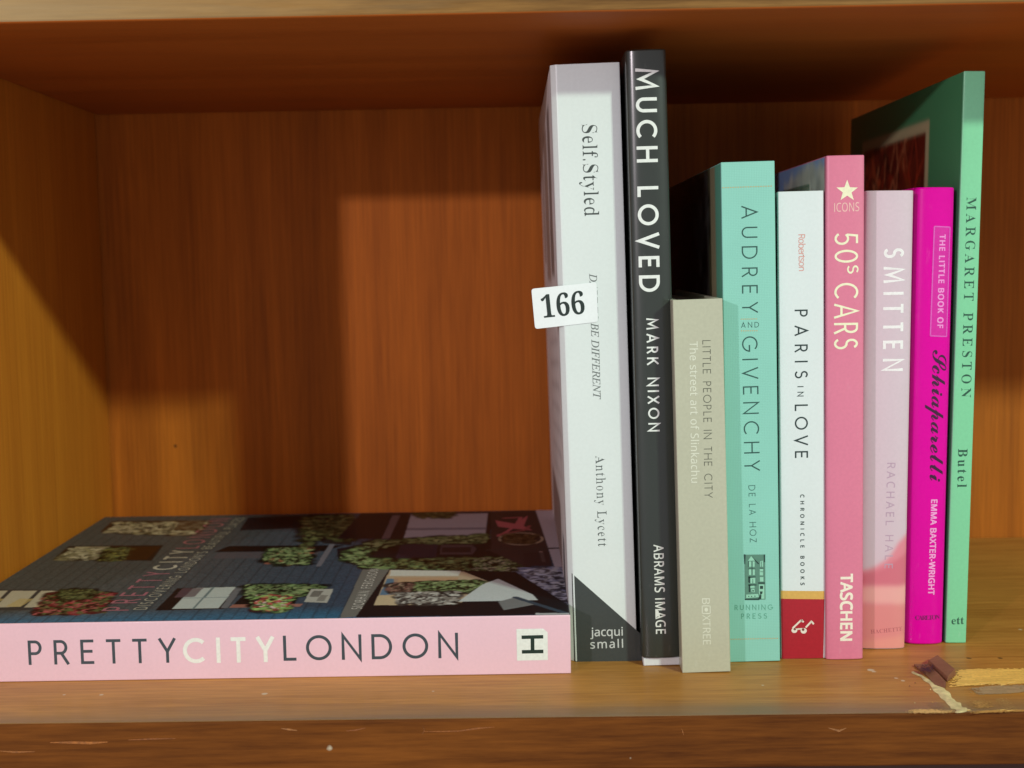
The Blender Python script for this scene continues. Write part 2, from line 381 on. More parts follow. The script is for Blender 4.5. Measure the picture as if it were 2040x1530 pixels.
_inks = {}
def ink(rgb, rough=0.4):
    k = (rgb, rough)
    if k not in _inks:
        _inks[k] = paint('ink', rgb, rough=rough, speck=0.06, wear=0.03)
    return _inks[k]
GLYPH_DATA = {
'sans': '''-216/27,154 27,206 189,206 189,154
A429/0,0 187,482 242,482 428,0 366,0 308,148 118,148 61,0/138,202 290,202 236,347 230,367 221,396 214,419 203,378 193,347
B437/65,0 65,480 202,480 281,473 338,453 373,417 384,361 378,322 361,290 332,268 293,255 293,251 348,234 369,218 386,197 397,170 400,136 389,79 356,36 303,9 234,0/126,275 214,275 266,280 299,295 316,320 322,354 315,388 294,411 258,424 205,428 126,428/126,51 222,51 276,57 311,76 330,105 336,141 329,175 310,202 274,219 218,225 126,225
C424/261,-7 194,1 139,24 96,60 65,109 47,170 41,240 48,309 67,368 100,418 146,455 203,478 271,486 342,479 404,458 379,407 330,425 271,433 223,427 182,410 149,381 116,320 105,240 115,160 146,98 178,69 219,52 270,46 330,52 385,65 385,13 329,-2
E373/65,0 65,480 333,480 333,426 126,426 126,277 321,277 321,224 126,224 126,53 333,53 333,0
F349/65,0 65,480 333,480 333,426 126,426 126,257 320,257 320,203 126,203 126,0
G489/271,-7 202,1 145,23 100,59 67,108 48,169 41,240 48,310 71,370 107,419 155,456 217,479 289,486 366,479 433,458 410,406 352,425 286,433 233,427 188,410 152,381 116,320 104,240 109,186 123,139 146,100 181,70 226,52 285,46 338,49 379,57 379,199 273,199 273,253 439,253 439,18 361,-1
H498/65,0 65,480 126,480 126,277 371,277 371,480 432,480 432,0 371,0 371,224 126,224 126,0
I228/27,0 27,35 83,48 83,431 27,445 27,480 200,480 200,445 144,431 144,48 200,35 200,0
K416/65,0 65,480 126,480 126,243 167,289 208,334 338,480 408,480 218,271 416,0 345,0 175,229 126,186 126,0
L352/65,0 65,480 126,480 126,54 335,54 335,0
M609/65,0 65,480 154,480 302,87 305,87 455,480 544,480 544,0 484,0 484,295 486,364 489,420 486,420 326,0 277,0 119,420 116,420 120,364 121,291 121,0
N510/65,0 65,480 135,480 391,83 394,83 392,115 390,162 389,209 389,480 445,480 445,0 375,0 118,398 116,398 119,340 121,268 121,0
O525/263,-7 194,1 139,24 96,61 65,111 47,171 41,241 47,310 65,370 96,419 139,456 195,479 263,487 329,479 384,456 427,420 458,370 477,310 484,240 477,171 458,110 427,61 384,24 329,1/263,46 312,51 352,69 382,98 410,159 420,240 410,321 382,382 352,411 313,428 263,434 214,428 174,411 143,382 114,321 105,240 114,159 143,98 173,69 213,51
R418/65,0 65,480 197,480 275,471 329,446 361,403 372,343 369,308 358,279 342,256 322,239 276,215 408,0 337,0 221,198 126,198 126,0/126,249 197,249 248,255 283,272 303,301 310,340 303,381 281,407 245,422 194,427 126,427
S369/166,-7 91,-1 34,16 34,74 94,54 169,46 216,51 249,66 270,91 277,123 267,163 232,192 164,222 110,246 72,276 48,314 40,364 45,400 60,429 83,454 114,471 151,483 193,486 266,479 326,459 307,408 253,426 192,433 153,428 124,414 107,392 101,363 111,323 144,294 206,267 278,233 303,214 322,191 333,163 337,128 326,72 291,29 236,2
T373/156,0 156,426 7,426 7,480 366,480 366,426 217,426 217,0
U491/243,-7 188,-1 143,15 107,42 72,98 60,171 60,480 121,480 121,169 129,117 152,78 191,54 246,46 303,54 341,80 363,120 370,169 370,480 430,480 430,169 425,122 410,80 384,44 348,16 301,-1
W625/135,0 8,480 71,480 146,187 160,127 169,73 179,130 194,190 279,480 341,480 429,188 445,127 455,73 465,127 479,187 553,480 616,480 488,0 427,0 334,314 323,353 314,388 310,409 303,372 287,312 196,0
X394/3,0 162,250 13,480 80,480 197,291 316,480 379,480 231,251 391,0 322,0 195,208 66,0
a377/144,-7 100,0 63,19 39,52 31,100 41,148 73,183 127,206 203,215 265,217 265,238 260,277 245,301 222,314 190,318 136,310 89,291 71,335 126,357 193,366 251,359 291,337 314,300 322,245 322,0 279,0 268,51 265,51 241,25 216,7 185,-3/158,41 200,47 234,66 256,98 264,144 264,176 211,174 154,167 118,152 98,130 92,99 97,73 110,55 132,44
b413/228,-7 189,-3 158,9 134,26 116,46 111,46 99,0 57,0 57,510 116,510 116,386 115,344 113,312 116,312 134,333 158,351 189,362 228,366 288,354 335,319 366,261 376,180 366,99 335,40 288,5/219,42 261,51 291,78 309,121 315,181 309,240 291,283 260,308 218,317 169,309 138,284 122,242 116,182 116,179 122,121 138,78 169,51
c322/201,-7 156,-2 117,13 83,38 58,73 42,120 37,178 42,238 59,286 85,322 119,347 160,362 206,367 259,361 300,347 282,298 244,310 204,315 158,306 125,281 105,238 98,179 105,121 124,79 156,53 201,44 253,50 294,65 294,13 254,-2
e379/210,-7 162,-2 120,14 85,40 59,76 42,122 37,177 42,232 57,279 81,316 112,344 151,361 196,367 239,362 276,347 305,322 327,290 340,250 345,204 345,169 98,169 107,115 129,76 165,52 213,44 274,50 328,69 328,17 274,-1/99,216 283,216 277,257 262,290 234,311 195,318 158,312 129,291 109,259
f231/73,0 73,314 10,314 10,342 73,362 73,383 81,443 104,483 141,506 190,514 229,510 260,502 244,455 220,462 191,465 165,460 147,446 136,420 132,383 132,360 223,360 223,314 132,314 132,0
h415/57,0 57,510 116,510 116,361 113,310 117,310 137,334 164,352 195,362 229,366 287,358 328,335 352,294 361,234 361,0 302,0 302,230 293,278 266,307 222,317 171,309 139,283 122,242 116,186 116,0
i173/87,420 62,429 55,441 52,457 55,474 62,486 87,495 111,486 119,474 122,457 119,441 111,429/57,0 57,360 116,360 116,0
j173/87,420 62,429 55,441 52,457 55,474 62,486 87,495 111,486 119,474 122,457 119,441 111,429/15,-161 -15,-159 -37,-153 -37,-105 -16,-110 7,-112 27,-109 43,-100 54,-83 57,-56 57,360 116,360 116,-54 110,-99 92,-133 61,-154
k359/57,0 57,510 116,510 116,244 115,216 113,185 116,185 128,201 144,221 158,238 273,360 343,360 197,206 353,0 281,0 156,168 116,132 116,0
l173/57,0 57,510 116,510 116,0
m628/57,0 57,360 105,360 113,311 117,311 137,336 162,353 192,363 223,367 273,360 310,340 333,306 336,306 358,333 386,352 418,363 452,367 505,359 543,335 566,295 574,234 574,0 515,0 515,232 507,279 483,308 442,317 397,309 367,287 350,250 345,199 345,0 286,0 286,232 278,279 253,308 212,317 166,309 137,283 121,242 116,187 116,0
n415/57,0 57,360 105,360 113,311 117,311 138,336 165,353 197,363 230,367 287,359 328,335 352,295 361,234 361,0 302,0 302,230 293,278 266,307 222,317 171,309 139,283 122,242 116,187 116,0
o406/202,-7 157,-1 117,15 84,42 58,79 42,125 37,181 48,260 82,318 135,355 204,367 250,361 290,345 324,318 349,282 365,236 370,181 359,101 325,42 271,6/203,42 251,52 283,80 303,123 309,181 303,238 283,281 251,308 203,317 155,308 123,281 104,238 98,181 104,123 123,80 156,52
q413/297,-161 297,-7 298,21 300,48 296,48 278,27 254,9 222,-3 183,-7 124,5 78,40 47,98 37,179 47,261 78,319 126,355 185,367 224,363 255,351 279,333 298,311 300,311 309,360 356,360 356,-161/195,42 242,50 274,73 291,112 298,167 298,179 292,239 275,282 243,309 193,318 151,308 122,280 104,235 98,178 104,121 122,78 152,51
r277/57,0 57,360 105,360 112,294 115,294 135,322 160,345 190,361 225,367 247,366 267,363 260,308 241,312 221,313 194,309 169,298 147,280 131,256 120,226 116,192 116,0
s322/148,-7 83,-1 35,16 35,70 87,50 149,41 188,45 214,55 229,72 234,94 227,118 200,140 146,164 86,191 48,223 38,244 34,271 44,312 72,342 115,360 169,367 231,360 284,343 264,296 216,312 165,318 133,315 110,307 95,293 91,275 99,249 129,229 183,206 242,180 279,147 288,126 291,99 282,53 253,20 207,0
t242/167,-7 115,3 94,16 77,37 65,66 62,105 62,314 11,314 11,343 62,366 86,443 121,443 121,360 225,360 225,314 121,314 121,106 125,77 137,57 155,46 177,42 205,44 228,49 228,4 201,-4
u415/184,-7 127,1 86,25 61,65 53,124 53,360 113,360 113,128 122,81 148,52 193,42 243,51 276,76 293,117 299,173 299,360 358,360 358,0 310,0 301,48 298,48 277,23 250,6 218,-3''',
'serb': '''.180/89,-9 60,1 51,15 48,36 51,57 60,71 89,81 119,71 129,57 132,36 129,15 119,1
1375/65,0 65,36 120,36 135,38 146,45 154,79 154,416 108,365 87,351 67,346 52,349 40,359 31,375 28,396 74,412 132,447 179,482 254,482 254,79 261,47 271,38 288,36 343,36 343,0
6375/197,-7 150,-1 109,18 76,49 51,93 35,151 30,222 33,275 42,325 57,370 77,409 104,441 137,466 176,481 222,486 261,484 291,476 313,464 329,449 338,431 340,412 336,393 322,376 298,364 260,360 256,400 243,434 232,443 216,447 180,435 152,401 134,345 125,269 161,286 218,294 273,285 315,258 343,214 352,155 342,90 313,38 264,5/199,38 222,44 239,64 251,98 255,148 250,196 238,228 219,247 193,253 154,243 125,221 131,138 147,81 170,48
A437/-9,0 -9,18 9,21 24,30 49,75 206,466 224,465 384,87 411,34 425,22 443,18 443,0 229,0 229,18 270,25 283,46 273,81 253,132 103,132 79,71 76,59 75,48 87,26 124,18 128,18 128,0/113,161 242,161 177,319
B443/16,0 16,17 45,22 62,32 72,51 75,82 75,369 69,412 51,433 15,439 15,455 220,455 297,449 352,429 385,396 396,351 384,302 348,268 287,247 360,223 404,185 418,132 407,76 371,35 314,9 238,0/182,252 188,252 234,257 263,272 279,301 285,345 281,385 269,412 248,428 216,434 198,432 188,425 182,391/222,24 259,30 283,49 296,81 301,128 295,176 277,208 245,225 197,231 182,231 182,65 190,33 202,26
C468/257,-11 193,-3 137,20 91,56 56,104 34,162 26,228 34,294 56,351 92,399 139,435 195,458 259,465 309,459 367,440 388,435 408,443 419,465 437,465 437,308 420,308 392,364 356,407 313,434 265,443 212,430 174,389 151,321 144,226 152,138 177,74 219,36 278,24 318,29 358,45 395,71 428,106 447,89 395,33 332,0
E442/14,0 14,17 44,20 62,30 72,48 75,78 75,369 72,405 62,425 44,435 16,439 16,455 399,455 399,320 383,320 369,373 340,406 295,424 232,430 200,428 186,417 183,388 183,246 193,246 232,252 259,269 277,300 288,345 304,345 304,118 287,118 273,181 259,201 241,213 185,222 183,222 183,67 185,47 192,35 230,28 276,30 313,39 345,53 371,75 393,105 411,143 430,143 402,0
G508/268,-10 200,-3 141,19 93,55 57,103 35,161 28,229 35,295 57,352 93,399 139,435 195,458 257,465 311,459 369,441 388,436 406,443 419,465 437,465 437,308 420,308 403,346 382,379 357,406 329,426 299,439 267,443 214,430 176,389 153,322 146,228 154,135 180,67 206,37 238,19 275,13 308,16 328,27 339,45 343,71 343,128 339,154 329,170 309,179 275,182 275,198 500,198 500,182 473,179 457,171 449,155 446,128 446,29 357,0
H523/15,0 15,17 45,22 62,32 72,50 75,81 75,379 71,406 62,424 44,434 16,439 16,455 242,455 242,439 204,432 187,415 182,379 182,251 342,251 342,379 337,415 320,432 282,439 282,455 507,455 507,439 478,434 461,424 452,407 449,379 449,81 452,52 461,33 478,22 507,17 507,0 282,0 282,17 311,21 329,31 339,49 342,81 342,221 182,221 182,81 185,50 194,32 212,22 242,17 242,0
L426/15,0 15,17 45,22 62,32 72,50 75,81 75,379 71,407 62,425 44,434 16,439 16,455 250,455 250,439 208,434 196,427 188,416 182,379 182,83 185,47 200,31 234,28 278,31 315,40 345,56 370,80 391,112 409,154 427,154 402,0
M634/14,0 14,17 43,22 61,32 72,50 75,79 75,382 71,416 53,432 15,439 15,455 185,455 317,142 449,455 617,455 617,439 590,433 573,423 563,405 560,378 560,85 565,43 582,23 617,17 617,0 396,0 396,17 433,25 450,44 455,83 455,399 288,0 270,0 105,389 105,80 109,48 120,30 139,20 169,17 169,0
N494/403,-11 107,350 107,79 110,49 119,31 136,21 167,17 167,0 18,0 18,17 54,23 71,41 76,79 76,388 36,433 18,439 18,455 156,455 391,169 391,377 386,414 369,431 331,439 331,455 480,455 480,439 450,434 433,425 425,407 422,377 422,-11
O525/261,-11 213,-6 169,7 129,29 94,58 66,93 45,134 32,179 28,228 32,276 45,321 66,362 95,397 130,426 170,448 216,462 265,466 313,462 357,448 397,427 431,399 459,364 481,323 494,277 498,228 494,179 481,134 459,93 430,58 395,29 355,7 310,-6/265,12 315,26 351,66 372,133 379,228 371,321 348,389 310,430 260,443 210,430 174,389 152,322 145,228 153,135 177,67 215,26
P418/15,0 15,17 45,22 62,32 72,50 75,81 75,379 71,406 62,424 44,434 16,439 16,455 214,455 287,452 336,440 366,422 390,398 404,367 409,332 398,280 367,240 314,214 242,206 182,206 182,81 185,50 194,32 212,22 242,17 242,0/182,230 201,230 244,235 272,253 287,283 292,329 288,375 275,406 252,425 216,431 189,424 182,398
R473/15,0 15,17 45,22 62,32 72,50 75,81 75,379 71,406 62,424 44,434 16,439 16,455 217,455 305,448 367,426 405,388 417,334 406,285 372,248 315,224 432,50 452,26 478,17 480,17 480,0 338,0 201,212 182,212 182,81 185,50 194,32 212,22 242,17 242,0/182,234 203,234 249,240 280,258 298,290 304,336 295,389 268,421 224,431 202,429 190,422 182,385
S390/43,-11 43,158 62,158 83,94 111,50 149,24 197,15 231,20 257,36 273,60 279,89 265,129 225,160 163,191 112,221 77,253 56,289 50,332 54,370 67,403 88,429 115,449 148,462 185,466 229,461 282,448 291,446 300,445 313,450 320,466 339,466 339,319 322,319 310,354 293,385 272,410 248,429 222,441 194,445 163,440 140,426 125,406 120,380 124,356 137,336 189,303 253,273 317,233 337,211 350,188 359,133 354,93 339,58 314,29 281,8 240,-6 192,-10 158,-8 126,1 98,9 85,12 69,7 61,-11
T423/92,0 92,17 123,21 142,31 152,50 156,81 156,433 149,433 102,426 65,403 41,367 29,318 11,318 11,455 410,455 410,317 394,317 381,368 357,404 319,426 269,433 263,433 263,81 267,49 276,30 296,21 328,17 328,0
c293/156,-10 119,-5 87,11 59,35 38,68 24,106 19,150 25,196 40,237 64,271 96,297 133,313 175,319 218,314 250,298 271,275 277,245 275,228 266,215 253,207 236,204 214,209 201,225 196,251 197,261 197,271 190,290 169,297 138,285 118,248 112,187 118,123 137,76 166,48 204,38 239,47 271,72 285,60 248,21 205,-2
d370/140,-10 107,-5 78,10 53,35 35,66 23,104 19,147 24,196 36,237 55,272 81,297 112,313 146,318 189,309 223,280 223,401 220,419 212,430 176,439 176,455 319,455 319,75 325,41 335,32 353,28 353,11 294,6 223,-10 223,39 188,2/171,28 187,31 202,41 215,56 223,76 223,242 217,257 206,270 174,281 147,273 130,250 121,210 118,153 120,98 130,58 146,36
e301/154,-10 117,-5 85,10 58,35 37,69 24,109 19,157 24,201 38,240 59,273 87,298 120,313 157,318 209,309 249,280 274,234 283,173 283,166 117,166 127,97 154,56 199,42 237,53 270,86 285,73 248,27 205,-1/116,192 201,192 201,215 193,277 181,292 161,297 136,286 121,255 116,203
f214/15,0 15,16 40,22 50,35 52,73 52,277 16,277 16,310 52,310 52,353 60,400 85,436 123,457 174,465 212,460 240,446 257,425 263,400 260,381 252,367 239,358 224,355 195,365 187,376 185,391 193,420 196,426 197,433 193,441 180,443 163,440 153,430 148,390 148,310 203,310 203,277 148,277 148,65 150,40 158,26 173,18 199,16 199,0
h381/18,0 18,16 45,26 52,56 52,399 46,429 36,437 19,440 19,455 148,455 148,267 190,305 243,318 292,306 321,271 330,212 330,56 337,26 347,19 363,16 363,0 202,0 202,16 207,16 228,26 235,56 235,217 229,258 219,268 203,271 173,262 148,235 148,56 154,26 164,19 180,16 180,0
l199/18,0 18,16 45,26 52,56 52,398 47,429 38,436 20,439 20,455 148,455 148,56 154,26 180,16 180,0
n381/18,0 18,16 45,26 52,56 52,253 46,284 36,291 19,294 19,310 148,310 148,267 190,306 243,318 292,306 321,271 330,212 330,56 337,26 347,19 363,16 363,0 202,0 202,16 207,16 228,26 235,56 235,217 229,258 219,268 203,271 173,262 148,235 148,56 154,26 164,19 180,16 180,0
o336/169,-10 127,-5 90,11 60,37 38,70 24,110 19,154 24,199 38,239 60,272 90,297 127,313 168,318 209,313 245,298 275,273 298,240 312,200 317,154 312,108 298,69 275,36 245,11 210,-5/169,11 193,18 209,39 217,81 220,154 217,227 208,271 192,292 169,299 144,292 128,271 120,227 117,154 120,82 128,39 144,18
t228/124,-9 89,-4 66,10 53,36 48,71 48,279 20,279 20,300 88,369 129,424 144,424 144,310 208,310 208,279 144,279 144,82 149,51 157,43 168,40 189,49 206,75 222,66 198,24 165,-1
u375/131,-10 91,-3 65,17 51,51 46,97 46,248 39,282 29,291 11,294 11,310 142,310 142,74 151,46 162,38 177,36 205,43 228,66 228,248 221,283 209,291 189,294 189,310 324,310 324,70 331,39 360,30 360,13 300,7 228,-10 228,40 209,19 186,3 160,-7
y300/52,-140 29,-137 10,-125 -3,-107 -7,-84 -4,-67 5,-53 18,-43 36,-40 64,-49 72,-61 75,-76 74,-81 74,-87 77,-96 86,-99 99,-92 114,-74 129,-44 140,-5 36,251 25,275 15,287 -3,293 -5,293 -5,310 162,310 162,293 136,289 128,275 130,267 133,257 185,119 230,241 236,260 238,274 229,289 203,293 203,310 300,310 300,293 287,290 277,281 259,242 162,-24 129,-96 113,-117 95,-131''',
'seri': '''A463/-85,0 -82,13 -39,24 0,56 107,182 356,475 369,475 353,58 356,37 366,24 384,16 411,13 409,0 221,0 224,13 229,13 256,16 273,26 282,46 285,78 288,158 133,158 116,150 65,90 40,56 32,36 34,24 43,17 79,13 75,0/143,183 289,183 298,367
B439/-34,0 -30,13 -27,13 0,17 19,27 32,45 42,73 126,385 132,420 129,434 120,443 81,451 85,465 256,465 323,458 372,440 401,408 410,365 398,316 360,278 297,251 341,227 367,192 376,145 370,104 351,68 320,39 279,18 229,4 171,0/193,259 257,266 303,287 331,322 340,369 330,409 302,434 255,442 223,440 210,430 201,410 188,365 163,269 170,261/153,21 217,30 263,56 291,97 301,152 294,190 274,217 241,232 194,237 163,235 150,222 109,73 106,58 105,44 108,32 116,25
D507/-36,0 -32,13 -28,13 -1,16 18,26 31,43 42,73 126,385 132,419 129,433 120,443 81,451 85,465 263,465 325,459 378,442 421,413 453,375 472,328 479,272 473,219 457,169 430,122 393,82 348,48 294,22 234,5 167,0/170,22 223,28 270,44 310,70 342,103 368,144 386,189 397,237 401,287 392,354 364,403 318,433 254,443 222,439 205,423 193,387 113,89 105,49 109,36 120,28 140,24
E454/-34,0 -30,13 -28,13 0,16 18,25 31,43 42,73 126,385 132,419 129,433 120,443 81,451 85,465 440,465 420,364 409,364 409,367 402,414 391,427 373,436 309,442 252,442 222,439 207,426 196,396 159,260 216,260 259,264 289,275 308,296 321,326 334,326 287,161 275,161 277,187 272,220 253,234 214,237 154,237 112,83 107,62 105,47 108,36 116,28 153,24 199,24 244,26 281,34 313,48 341,67 365,94 386,128 400,128 351,0
F406/-31,0 -27,13 -24,13 10,18 30,36 45,73 129,385 135,419 132,433 123,443 84,451 88,465 421,465 400,355 387,355 388,361 388,367 383,403 369,425 344,437 307,441 254,441 218,435 207,418 195,373 165,258 203,258 258,264 292,284 316,325 330,325 285,156 271,156 273,173 274,190 271,212 262,226 244,233 212,235 159,235 116,69 113,56 112,44 115,29 125,19 169,12 168,0
I245/-31,0 -27,13 -24,13 10,18 30,36 45,73 129,385 135,419 132,433 123,443 84,451 88,465 275,465 272,451 267,451 241,448 224,439 211,421 200,392 116,80 110,45 113,31 122,21 161,13 157,0
N500/338,-11 154,373 75,84 70,60 68,43 71,29 80,20 122,13 118,0 -34,0 -30,13 -3,16 17,25 31,43 42,73 130,393 132,401 132,408 129,423 120,438 105,448 86,451 81,451 85,465 182,465 353,108 427,381 433,405 435,422 431,436 422,445 380,451 383,465 536,465 532,451 498,447 475,429 460,392 351,-11
O516/200,-10 149,-5 105,11 70,36 43,70 27,112 21,162 26,207 38,253 58,296 84,338 116,376 151,409 191,436 232,457 276,470 319,475 370,469 413,453 448,427 473,393 489,351 494,302 482,227 449,152 400,85 340,32 273,1/201,10 235,15 268,29 298,51 327,80 375,153 407,240 418,331 412,384 393,423 362,447 320,455 284,449 248,434 214,408 182,374 154,333 130,286 106,211 97,137 104,83 125,43 157,18
R451/-34,0 -30,13 -27,13 0,17 19,27 32,45 42,73 126,385 132,420 129,434 120,443 81,451 85,465 281,465 343,458 388,438 414,406 423,364 408,307 364,264 289,235 351,85 381,31 398,18 419,13 422,13 418,0 314,0 221,228 206,228 176,229 152,231 114,89 106,46 109,30 118,20 154,13 162,13 158,0/202,250 264,257 309,280 337,316 347,363 336,407 304,434 251,443 224,440 209,427 197,398 158,253 179,251
T420/50,0 52,13 58,13 97,19 121,41 139,89 228,417 230,429 226,438 212,441 194,441 126,432 102,420 84,404 59,352 44,353 74,465 461,465 439,350 426,350 427,361 427,371 423,404 410,425 386,437 346,441 318,441 305,437 298,423 208,93 198,43 202,28 212,19 257,13 265,13 261,0''',
'script': '''S418/140,-5 90,1 53,17 30,42 22,73 27,98 41,118 63,131 88,136 107,133 123,126 132,114 136,100 126,75 103,64 92,63 83,62 75,58 71,46 75,35 88,24 130,14 167,23 204,50 238,95 269,160 221,170 184,194 160,227 152,266 159,304 180,340 214,372 258,398 310,414 367,419 403,417 412,408 409,401 399,399 388,399 377,400 343,396 311,387 256,353 218,304 208,276 204,248 209,219 223,197 246,183 277,177 325,272 384,350 448,401 479,415 508,420 531,416 550,404 562,386 566,364 560,332 542,298 514,264 476,231 430,202 377,177 352,127 320,83 280,46 236,18 189,1/383,199 440,237 486,284 517,332 528,372 522,394 504,401 476,388 445,351 413,287
a355/210,-5 194,-2 180,7 170,21 167,40 127,7 83,-4 56,0 35,12 21,32 16,58 20,83 32,109 73,158 128,193 158,203 187,207 219,199 234,177 247,204 322,207 260,79 246,50 241,37 247,30 264,37 288,55 311,75 324,62 262,12 234,0/97,12 120,19 146,40 196,109 220,164 213,181 197,188 171,176 141,145 112,104 90,62 82,27 87,17
c259/95,-5 64,0 40,14 25,36 20,66 24,92 36,117 77,163 131,195 184,207 209,204 229,196 242,182 246,165 237,140 226,131 211,128 193,135 187,153 193,170 210,181 199,186 177,174 150,143 124,103 103,63 95,32 100,20 113,16 138,22 164,36 190,56 211,75 224,62 159,12 128,-1
e276/101,-5 65,1 37,16 18,40 11,66 16,90 28,114 71,160 126,194 182,207 205,204 224,194 236,180 240,162 236,142 222,123 171,90 97,69 85,30 90,19 106,15 135,19 165,30 196,48 228,75 240,62 206,33 170,12 134,-1/104,86 147,100 181,131 191,148 194,165 191,181 182,186 159,173 131,136
h381/343,62 317,38 298,21 269,2 240,-4 221,0 206,11 196,29 192,52 199,83 210,103 233,132 271,175 274,181 271,185 251,179 222,160 186,125 147,74 99,1 14,-5 101,160 79,135 56,113 43,127 84,167 122,213 158,273 221,385 302,394 164,132 227,188 278,207 297,203 313,192 322,174 326,150 322,131 312,111 276,64 255,28 259,21 282,34 329,75
i231/184,243 159,251 150,273 153,287 163,299 193,310 216,302 226,281 223,266 213,254/194,62 156,26 129,7 85,-5 57,0 41,16 35,41 47,79 84,148 68,131 49,113 36,127 55,144 82,172 107,201 201,207 133,83 105,27 109,21 134,33 181,75
l281/203,62 147,12 122,-1 95,-5 73,-1 55,8 44,24 40,44 46,77 66,120 79,141 49,113 35,124 82,170 120,220 220,385 302,394 157,131 121,64 109,33 111,24 118,21 142,33 191,76
p363/36,127 77,165 109,210 141,265 193,356 275,365 171,167 209,196 248,206 266,203 280,192 290,177 293,157 290,133 281,110 248,62 226,24 232,18 263,34 310,75 324,62 261,9 239,-1 219,-5 197,-1 179,11 167,28 163,50 168,70 181,94 222,145 245,179 238,185 222,181 202,169 158,125 116,61 -17,-182 -99,-190 77,139 63,126 48,113
r275/237,62 196,24 172,6 136,-4 108,-1 86,10 71,26 66,46 77,84 105,127 148,165 120,163 101,163 77,138 50,113 36,127 60,148 81,168 95,216 106,222 115,220 116,210 116,206 116,201 122,193 143,189 178,184 204,173 214,150 208,131 191,103 171,75 156,54 144,30 147,23 154,21 177,33 225,76'''}

# ---------------------------------------------------------------- lettering
def _parse():
    fonts = {}
    for fam, txt in GLYPH_DATA.items():
        d = {}
        for line in txt.split('\n'):
            head, *cs = line[1:].split('/')
            d[line[0]] = (int(head) / 480.0, [np.array([[float(q) for q in p.split(',')] for p in c.split(' ')]) / 480.0 for c in cs])
        fonts[fam] = d
    fonts['sans']['I'] = (0.40, [np.array([[.14, 0], [.14, 1], [.265, 1], [.265, 0]])])
    return fonts
FONTS = _parse()

def arc(cx, cy, rx, ry, a0, a1, n=18):
    return [(cx + rx * math.cos(math.radians(a0 + (a1 - a0) * i / n)), cy + ry * math.sin(math.radians(a0 + (a1 - a0) * i / n))) for i in range(n + 1)]

